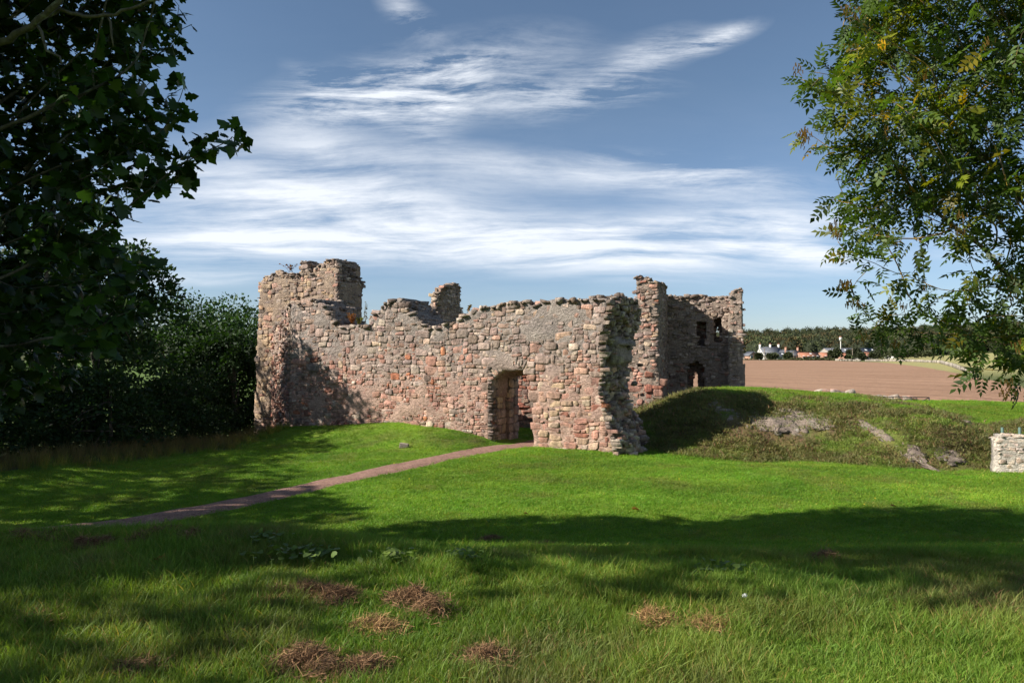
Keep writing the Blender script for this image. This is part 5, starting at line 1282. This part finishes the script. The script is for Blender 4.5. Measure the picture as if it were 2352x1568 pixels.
# small block lying on the lawn
p = hit(928, 1028); v, f = rock_verts(np.random.default_rng(4), (.28, .14, .16), .2, .03, ICO3, .05); b = Buf(); b.add(v + p + [0, 0, .05], f, (.42, .38, .33, .5))
single('stone_block', b, M_STONE, 'small pale squared stone lying on the lawn below the grassy mound', 'stone', tuple(p))
p = hit(1711, 1388); b = Buf(); v, f = rock_verts(np.random.default_rng(6), (.045, .03, .035), .6, .3, ICO2, .4); b.add(v + p + [0, 0, .05], f)
single('paper_scrap', b, M_LITTER, 'tiny white crumpled scrap in the foreground grass', 'litter', tuple(p))
# fallen leaves
for px_, py_, s_, lab in ((360, 1304, .10, 'curled dark red fallen leaf in the left foreground grass'), (1454, 1176, .13, 'dark dead leaf lying on the shaded lawn in the middle'), (2048, 1168, .09, 'small brown leaf on the sunny lawn at the right'), (1205, 1186, .07, 'tiny brown leaf on the lawn below the doorway')):
    p = hit(px_, py_); b = Buf(); v = SYC * s_; v[:, 2] += np.abs(v[:, 1]) * .9 + .02; b.add(v + p + [0, 0, .03], SYF, (7, 1.6, 1.2, 1)); single('fallen_leaf', b, M_SYC, lab, 'leaf', tuple(p))
# weeds growing on the wall tops
def weed(px_, py_, h, fr_Y, label, col, seed, n=5, sp=.1):
    r = np.random.default_rng(seed); p = W(px_, py_, fr_Y); root = thing('wall_weed', label, 'plant', tuple(p)); b_ = Buf()
    for k in range(n):
        e = p + [r.normal() * sp, r.normal() * sp * .5, h * (.6 + .4 * r.random())]; m_ = (p + e) / 2 + [r.normal() * .03, 0, 0]; tube(b_, [p + [r.normal() * sp * .4, 0, -.1], m_, e], [.007, .006, .003], 3, tuple(col) + (1,))
        q = 26; t = r.random((q, 1)) ** .7; P2 = p * (1 - t) + e * t; place_leaves(b_, P2, QUAD, QF, .03 + .05 * r.random(q), r, .3, .1, np.tile(list(col) + [1], (q, 1)) * (.7 + .6 * r.random((q, 1))))
    part('stems', b_, M_WEED, root)
weed(809, 744, .50, 25.6, 'orange brown dock clump growing in the dip of the wall top', (1.5, .8, .5), 1, 9, .16)
weed(840, 742, .80, 25.6, 'tall thin dead stalk standing in the dip of the wall top', (.7, .65, .7), 2, 3, .05)
weed(824, 744, .30, 25.6, 'short green tuft between the dock and the tall stalk', (.8, 1.1, .5), 3, 6, .12)
weed(965, 722, .35, 25.0, 'pale dry stalks right of the middle peak of the wall', (.9, .85, .6), 4, 5, .1)
weed(668, 620, .30, 30.3, 'reddish stalks on the tower top', (1.2, .6, .4), 5, 7, .2)
weed(1075, 712, .22, 23.5, 'small dry tuft where the wall top rises again', (.9, .8, .5), 6, 4, .08)

# ------------------------------------------------------------------ grass
def tuft(name, n, h, spread, wid, seed, lean=.5, segs=3, cols=((.8, 1, .8), (1.2, 1.15, 1.)), dryf=.08):
    r = np.random.default_rng(seed); b_ = Buf()
    for k in range(n):
        a = r.random() * 6.283; rr = spread * r.random() ** .5; p = np.array([math.cos(a) * rr, math.sin(a) * rr, -.01]); H = h * (.45 + .75 * r.random()); d = r.random() * 6.283; L = lean * H * (.3 + r.random())
        tw = r.random() * 3.14; wv = np.array([math.cos(tw), math.sin(tw), 0]) * wid * (.7 + .6 * r.random())
        t_ = np.linspace(0, 1, segs + 1); c = p + np.outer(t_ ** 1.8, [math.cos(d) * L, math.sin(d) * L, 0]) + np.outer(t_ - .25 * t_ ** 3 * L / H, [0, 0, H])
        wd = (1 - t_ ** 1.6)[:-1, None] * wv
        v = np.concatenate([c[:-1] - wd / 2, c[:-1] + wd / 2, c[-1:]]); f = [(i, i + 1, segs + i + 1, segs + i) for i in range(segs - 1)] + [(segs - 1, 2 * segs, 2 * segs - 1)]
        co = np.array(cols[0]) + (np.array(cols[1]) - np.array(cols[0])) * r.random()
        if r.random() < dryf: co = np.array([1.9, 1.05, 1.8])
        C4 = np.ones((len(v), 4)); C4[:, :3] = co; C4[:segs, :3] *= .9
        b_.add(v, f, C4)
    me = b_.mesh(name, M_BLADE, True); o_ = bpy.data.objects.new(name, me); return o_
def scatter(name, label, cat, P_, idx, scl, tint, objs, seed=0, tilt=.15):
    r = np.random.default_rng(seed); me = bpy.data.meshes.new(name); n = len(P_)
    me.vertices.add(n); me.vertices.foreach_set('co', P_.astype(np.float32).ravel())
    a = me.attributes.new('idx', 'INT', 'POINT'); a.data.foreach_set('value', idx.astype(np.int32))
    a = me.attributes.new('scl', 'FLOAT_VECTOR', 'POINT'); a.data.foreach_set('vector', np.asarray(scl, np.float32).ravel())
    rot = np.stack([r.normal(size=n) * tilt, r.normal(size=n) * tilt, r.random(n) * 6.283], 1)
    a = me.attributes.new('rot', 'FLOAT_VECTOR', 'POINT'); a.data.foreach_set('vector', rot.astype(np.float32).ravel())
    a = me.attributes.new('tint', 'FLOAT_COLOR', 'POINT'); a.data.foreach_set('color', np.concatenate([tint, np.ones((n, 1))], 1).astype(np.float32).ravel())
    o_ = put(name, me); tag(o_, label, cat, None, 'stuff')
    cl_ = bpy.data.collections.new(name + '_tufts')
    for q in objs: cl_.objects.link(q)
    g = bpy.data.node_groups.new(name, 'GeometryNodeTree'); g.interface.new_socket('Geometry', in_out='INPUT', socket_type='NodeSocketGeometry'); g.interface.new_socket('Geometry', in_out='OUTPUT', socket_type='NodeSocketGeometry')
    t = NT(g); gi = t.new('NodeGroupInput'); go = t.new('NodeGroupOutput'); m2p = t.new('GeometryNodeMeshToPoints'); iop = t.new('GeometryNodeInstanceOnPoints'); ci = t.new('GeometryNodeCollectionInfo')
    ci.inputs[0].default_value = cl_; ci.inputs['Separate Children'].default_value = True; ci.inputs['Reset Children'].default_value = True
    def na(nm, ty): x = t.new('GeometryNodeInputNamedAttribute'); x.data_type = ty; x.inputs[0].default_value = nm; return x.outputs[0]
    e2r = t.new('FunctionNodeEulerToRotation'); t.link(na('rot', 'FLOAT_VECTOR'), e2r.inputs[0])
    t.link(gi.outputs[0], m2p.inputs[0]); t.link(m2p.outputs[0], iop.inputs['Points']); t.link(ci.outputs[0], iop.inputs['Instance']); iop.inputs['Pick Instance'].default_value = True
    t.link(na('idx', 'INT'), iop.inputs['Instance Index']); t.link(e2r.outputs[0], iop.inputs['Rotation']); t.link(na('scl', 'FLOAT_VECTOR'), iop.inputs['Scale']); t.link(iop.outputs[0], go.inputs[0])
    md = o_.modifiers.new('scatter', 'NODES'); md.node_group = g
    return o_
tf_ = [tuft('long_tuft_%s' % c, 24, .135, .08, .0042 + .0012 * i, i, .35 + .2 * i, 4, dryf=.10) for i, c in enumerate(('a', 'b', 'c'))]
ts_ = [tuft('mown_tuft_%s' % c, 34, .045, .085, .0055, 10 + i, .8, 2, dryf=.04) for i, c in enumerate(('a', 'b', 'c'))]
td_ = [tuft('rank_tuft_%s' % c, 16, .75, .14, .011, 20 + i, .35, 4, cols=((1.5, 1.0, 1.2), (2.4, 1.5, 2.2)), dryf=.3) for i, c in enumerate(('a', 'b'))]
ALLT = tf_ + ts_ + td_
r = np.random.default_rng(55)
def area(n, y0, y1, a0, a1, pw=1.):
    """random ground points inside the wedge of view, denser near its apex"""
    Y = y0 + (y1 - y0) * r.random(n) ** pw; return (a0 + (a1 - a0) * r.random(n)) * Y, Y
def inside_walls(x, y):
    u = (x - FC.O[0]) * FC.U[0] + (y - FC.O[1]) * FC.U[1]; n = (x - FC.O[0]) * FC.N[0] + (y - FC.O[1]) * FC.N[1]
    return (u > -.3) & (u < U1) & (n < .02) & (n > -1.75)
def tints(x, y, wetness=0.):
    c, d, rough, bank = ground_cover(x, y, 0); n = fbm(x * 2.2, y * 2.2, 91)
    g_ = np.array([.128, .245, .022]); y_ = np.array([.215, .305, .035]); k = smooth(.30, .75, n * .5 + .5 * fbm(x * .7, y * .7, 92))[:, None]
    t_ = g_ + (y_ - g_) * k; t_ = t_ * (.62 + .76 * fbm(x * .55 + 9, y * .9, 93, 5))[:, None]; pt = smooth(.60, .72, fbm(x * 1.1, y * 1.1, 94))[:, None]; t_ = t_ + (np.array([.19, .165, .05]) - t_) * pt * .35; t_ = t_ + (np.where(fbm(x * 5, y * 5, 96)[:, None] > .5, np.array([.21, .17, .085]), np.array([.13, .10, .055])) - t_) * (np.clip(d, 0, 1) * .85)[:, None]
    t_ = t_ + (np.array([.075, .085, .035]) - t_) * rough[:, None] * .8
    return t_ * (.8 + .4 * r.random((len(x), 1))), d, rough, bank
def rightd(x): return smooth(-1.0, 1.0, x)
# foreground
x, y = area(46000, 2.2, 8.2, -.95, .95, .8)
t_, d, rough, bank = tints(x, y)
hn = fbm(x * 1.5, y * 1.5, 95); tall = smooth(8.2, 6.0, y) * smooth(.30, .62, hn) + .35 * smooth(7, 3, y) + .5 * smooth(-1.5, -4, x) * smooth(8.5, 7, y)
idx = np.where(r.random(len(x)) < np.clip(tall, 0.05, .95), r.integers(0, 3, len(x)), r.integers(3, 6, len(x)))
s_ = (.55 + .55 * r.random(len(x))) * np.where(idx < 3, .42 + .55 * np.clip(tall, 0, 1), 1.25)
ok = path_dist(x, y) > .45
scatter('meadow_grass', 'longer grass with dry patches filling the shaded foreground', 'grass', np.stack([x, y, tz(x, y)], 1)[ok], idx[ok], (s_[:, None] * [1, 1, 1])[ok], t_[ok], ALLT, 1)
# lawn
x, y = area(70000, 7.5, 27, -.80, .86, .9)
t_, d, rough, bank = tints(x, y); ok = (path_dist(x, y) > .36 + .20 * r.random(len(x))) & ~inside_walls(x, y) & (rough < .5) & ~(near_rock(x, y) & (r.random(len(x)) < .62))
s_ = (.7 + .6 * r.random(len(x))) * (1 - .25 * bank * (d > .4)); idx = r.integers(3, 6, len(x))
scatter('lawn_grass', 'short mown turf of the sunlit lawn and the grassy mounds', 'grass', np.stack([x, y, tz(x, y)], 1)[ok], idx[ok], (s_[:, None] * [1.5, 1.5, 1.0])[ok], t_[ok], ALLT, 2)
x, y = area(36000, 16.5, 36, .12, .90, .9)
t_, d, rough, bank = tints(x, y); ok = ~inside_walls(x, y) & ((y > 20) | (bank > .35)) & ~(near_rock(x, y) & (r.random(len(x)) < .88))
s_ = (.9 + .7 * r.random(len(x))) * (1 + .8 * d); idx = r.integers(3, 6, len(x))
scatter('plateau_grass', 'turf on top of the earthwork behind the lawn', 'grass', np.stack([x, y, tz(x, y)], 1)[ok], idx[ok], (s_[:, None] * [1.6, 1.6, 1.])[ok], t_[ok], ALLT, 3)
# rank dry grass at the foot of the wood
x = -15.5 + 8.2 * r.random(5200); y = 9.5 + 17 * r.random(5200); e = wood_edge(y) + .9 * (fbm(y * .6, y * 0, 97) - .5) - .1; ok = (x < e) & (x > e - 3.6)
x, y = x[ok], y[ok]; t_, d, rough, bank = tints(x, y); idx = np.where(r.random(len(x)) < .62, r.integers(6, 8, len(x)), r.integers(0, 3, len(x)))
s_ = np.where(idx >= 6, .28 + .36 * r.random(len(x)), .9 + .8 * r.random(len(x)))
scatter('rank_grass', 'tall dry seeding grass along the dark edge of the wood', 'grass', np.stack([x, y, tz(x, y)], 1), idx, s_[:, None] * [1, 1, 1], t_, ALLT, 4)
# ------------------------------------------------------------------ raked dead grass
HAY = [(110, 1240, 62, 'long flat heap of dead grass at the far left of the foreground'), (210, 1262, 40, 'dead grass heap second from the left edge'), (345, 1240, 60, 'dark dead grass heap under the start of the path'), (430, 1245, 30, 'small dead grass tuft right of the path start'), (700, 1368, 62, 'left half of the brown dead grass row in the middle foreground'), (800, 1375, 52, 'right half of the brown dead grass row in the middle foreground'),
       (930, 1392, 44, 'tall round tangle of dead grass just right of the brown row'), (990, 1412, 22, 'small wisps of dead grass beside the tall round tangle'), (870, 1445, 40, 'flat pale dead grass below the tall tangle'), (685, 1532, 44, 'dead grass clump near the bottom edge'), (620, 1395, 36, 'thin dead grass patch left of the brown row'), (1132, 1240, 20, 'small brown tangle alone on the shaded lawn'), (1255, 1256, 18, 'little dead grass clump right of the lone brown tangle'),
       (100, 1430, 50, 'dead grass patch low at the left edge'), (1640, 1440, 60, 'broad straw coloured patch in the right foreground grass'), (1500, 1420, 40, 'straw patch left of the broad right foreground patch'), (800, 1560, 44, 'dead grass along the bottom edge'), (1115, 1528, 16, 'tiny dead tuft near the bottom edge in the middle'), (300, 1555, 36, 'dead grass at the bottom left'), (1900, 1290, 18, 'tiny dead tuft in the shaded lawn at the right')]
for k, (px_, py_, wp, lab) in enumerate(HAY):
    p = hit(px_, py_); wd = wp / F * p[1] * (1.2 if 'tall' not in lab else .8); b = Buf(); r = np.random.default_rng(300 + k); n = int(1200 + 13000 * wd); pale = 'straw' in lab or 'pale' in lab or 'patch' in lab
    cn = max(4, int(wd * 26)); ca = r.random(cn) * 6.283; cr_ = wd * r.random(cn) ** .7; cc_ = np.stack([p[0] + np.cos(ca) * cr_, p[1] + np.sin(ca) * cr_ * .7], 1); cs_ = .03 + .07 * r.random(cn); ch_ = (.012 if pale else .025) + (.015 if pale else .06) * r.random(cn) * (2.0 if 'tall' in lab else 1.)
    j = r.integers(0, cn, n); q = cc_[j] + r.normal(size=(n, 2)) * cs_[j, None] * .8; d2 = ((q - cc_[j]) ** 2).sum(1) / cs_[j] ** 2
    z0_ = tz(q[:, 0], q[:, 1]) + .02 + ch_[j] * np.exp(-d2 * .6) * r.random(n) ** .6
    L = .014 + .040 * r.random(n) ** 1.6; az = r.random(n) * 6.283; el = r.normal(size=n) * .45; w1_ = np.stack([np.cos(az) * np.cos(el), np.sin(az) * np.cos(el), np.sin(el)], 1)
    az2 = az + r.normal(size=n) * 1.0; el2 = el - .5 * r.random(n); w2_ = np.stack([np.cos(az2) * np.cos(el2), np.sin(az2) * np.cos(el2), np.sin(el2)], 1)
    A0 = np.concatenate([q, z0_[:, None]], 1); M_ = A0 + w1_ * L[:, None]; E_ = M_ + w2_ * L[:, None]; sd = np.stack([-np.sin(az), np.cos(az), r.normal(size=n) * .7], 1) * (.0007 + .0009 * r.random((n, 1)))
    V = np.stack([A0 - sd, A0 + sd, M_ + sd, M_ - sd, E_], 1).reshape(-1, 3); o5 = (np.arange(n) * 5)[:, None]
    cc = np.repeat((.35 + .95 * r.random((n, 1))) * (np.array([[1.25, 1.2, .95]]) if pale else np.array([[.85, .78, .72]])), 5, 0)
    b.add(V, {4: o5 + [0, 1, 2, 3], 3: o5 + [3, 2, 4]}, np.concatenate([cc, np.ones((len(cc), 1))], 1))
    single('dead_grass', b, M_STRAW, lab, 'dead grass', tuple(p), 'raked dead grass lying in the foreground')

# ------------------------------------------------------------------ small plants in the grass
r = np.random.default_rng(12)
HEART = np.array([(0, 0, 0), (-.12, .28, .04), (.15, .46, .06), (.6, .34, .02), (1, 0, -.05), (.6, -.34, .02), (.15, -.46, .06), (-.12, -.28, .04), (.4, 0, -.03)]); HF = [(8, i, (i + 1) % 8) for i in range(8)]
for px_, py_, w_, lab in ((690, 1292, .30, 'patch of round leaved weeds in the shaded foreground left of the middle'), (905, 1300, .14, 'small round leaved weed right of the larger weed patch'), (610, 1258, .16, 'pale leaved weed below the start of the path'), (1060, 1300, .12, 'lone pale leaved weed in the shaded foreground'), (1665, 1330, .18, 'light green weed at the near edge of the shadow band')):
    p = hit(px_, py_); n = int(60 * w_ / .2); q = p[:2] + r.normal(size=(n, 2)) * w_ * [.6, .35]; b = Buf(); z_ = tz(q[:, 0], q[:, 1]) + .05 + .07 * r.random(n)
    for k in range(n): tube(b, [(q[k, 0], q[k, 1], z_[k] - .12), (q[k, 0], q[k, 1], z_[k])], .0012, 3, (2.2, 2.2, 1.6, 1))
    place_leaves(b, np.stack([q[:, 0], q[:, 1], z_], 1), HEART, HF, .03 + .035 * r.random(n), r, .75, .2, np.tile([2.3, 2.1, 2.4, 1.], (n, 1)) * (.7 + .5 * r.random((n, 1))))
    single('broadleaf_weed', b, M_ASH, lab, 'weed', tuple(p), kind='stuff')
M_YELLOW = plain('yellow_petal', (.72, .55, .03), .6)
for px_, py_ in ((1322, 1195), (1382, 1200), (905, 1068), (700, 1128), (1985, 1165), (1755, 1282), (2010, 1150), (1560, 1105), (940, 1105)):
    p = hit(px_, py_); b = Buf()
    for k in range(9):
        a = k * .698; d_ = np.array([math.cos(a), math.sin(a), .35]); s2_ = np.array([-math.sin(a), math.cos(a), 0]) * .008; c_ = p + [0, 0, .055]; b.add([c_, c_ + d_ * .012 - s2_, c_ + d_ * .024, c_ + d_ * .012 + s2_], np.array([[0, 1, 2, 3]]))
    tube(b, [p - [0, 0, .02], p + [0, 0, .055]], .0015, 3); single('yellow_flower', b, M_YELLOW, 'tiny yellow flower standing in the mown lawn', 'flower', tuple(p), 'yellow flowers dotted over the lawn')
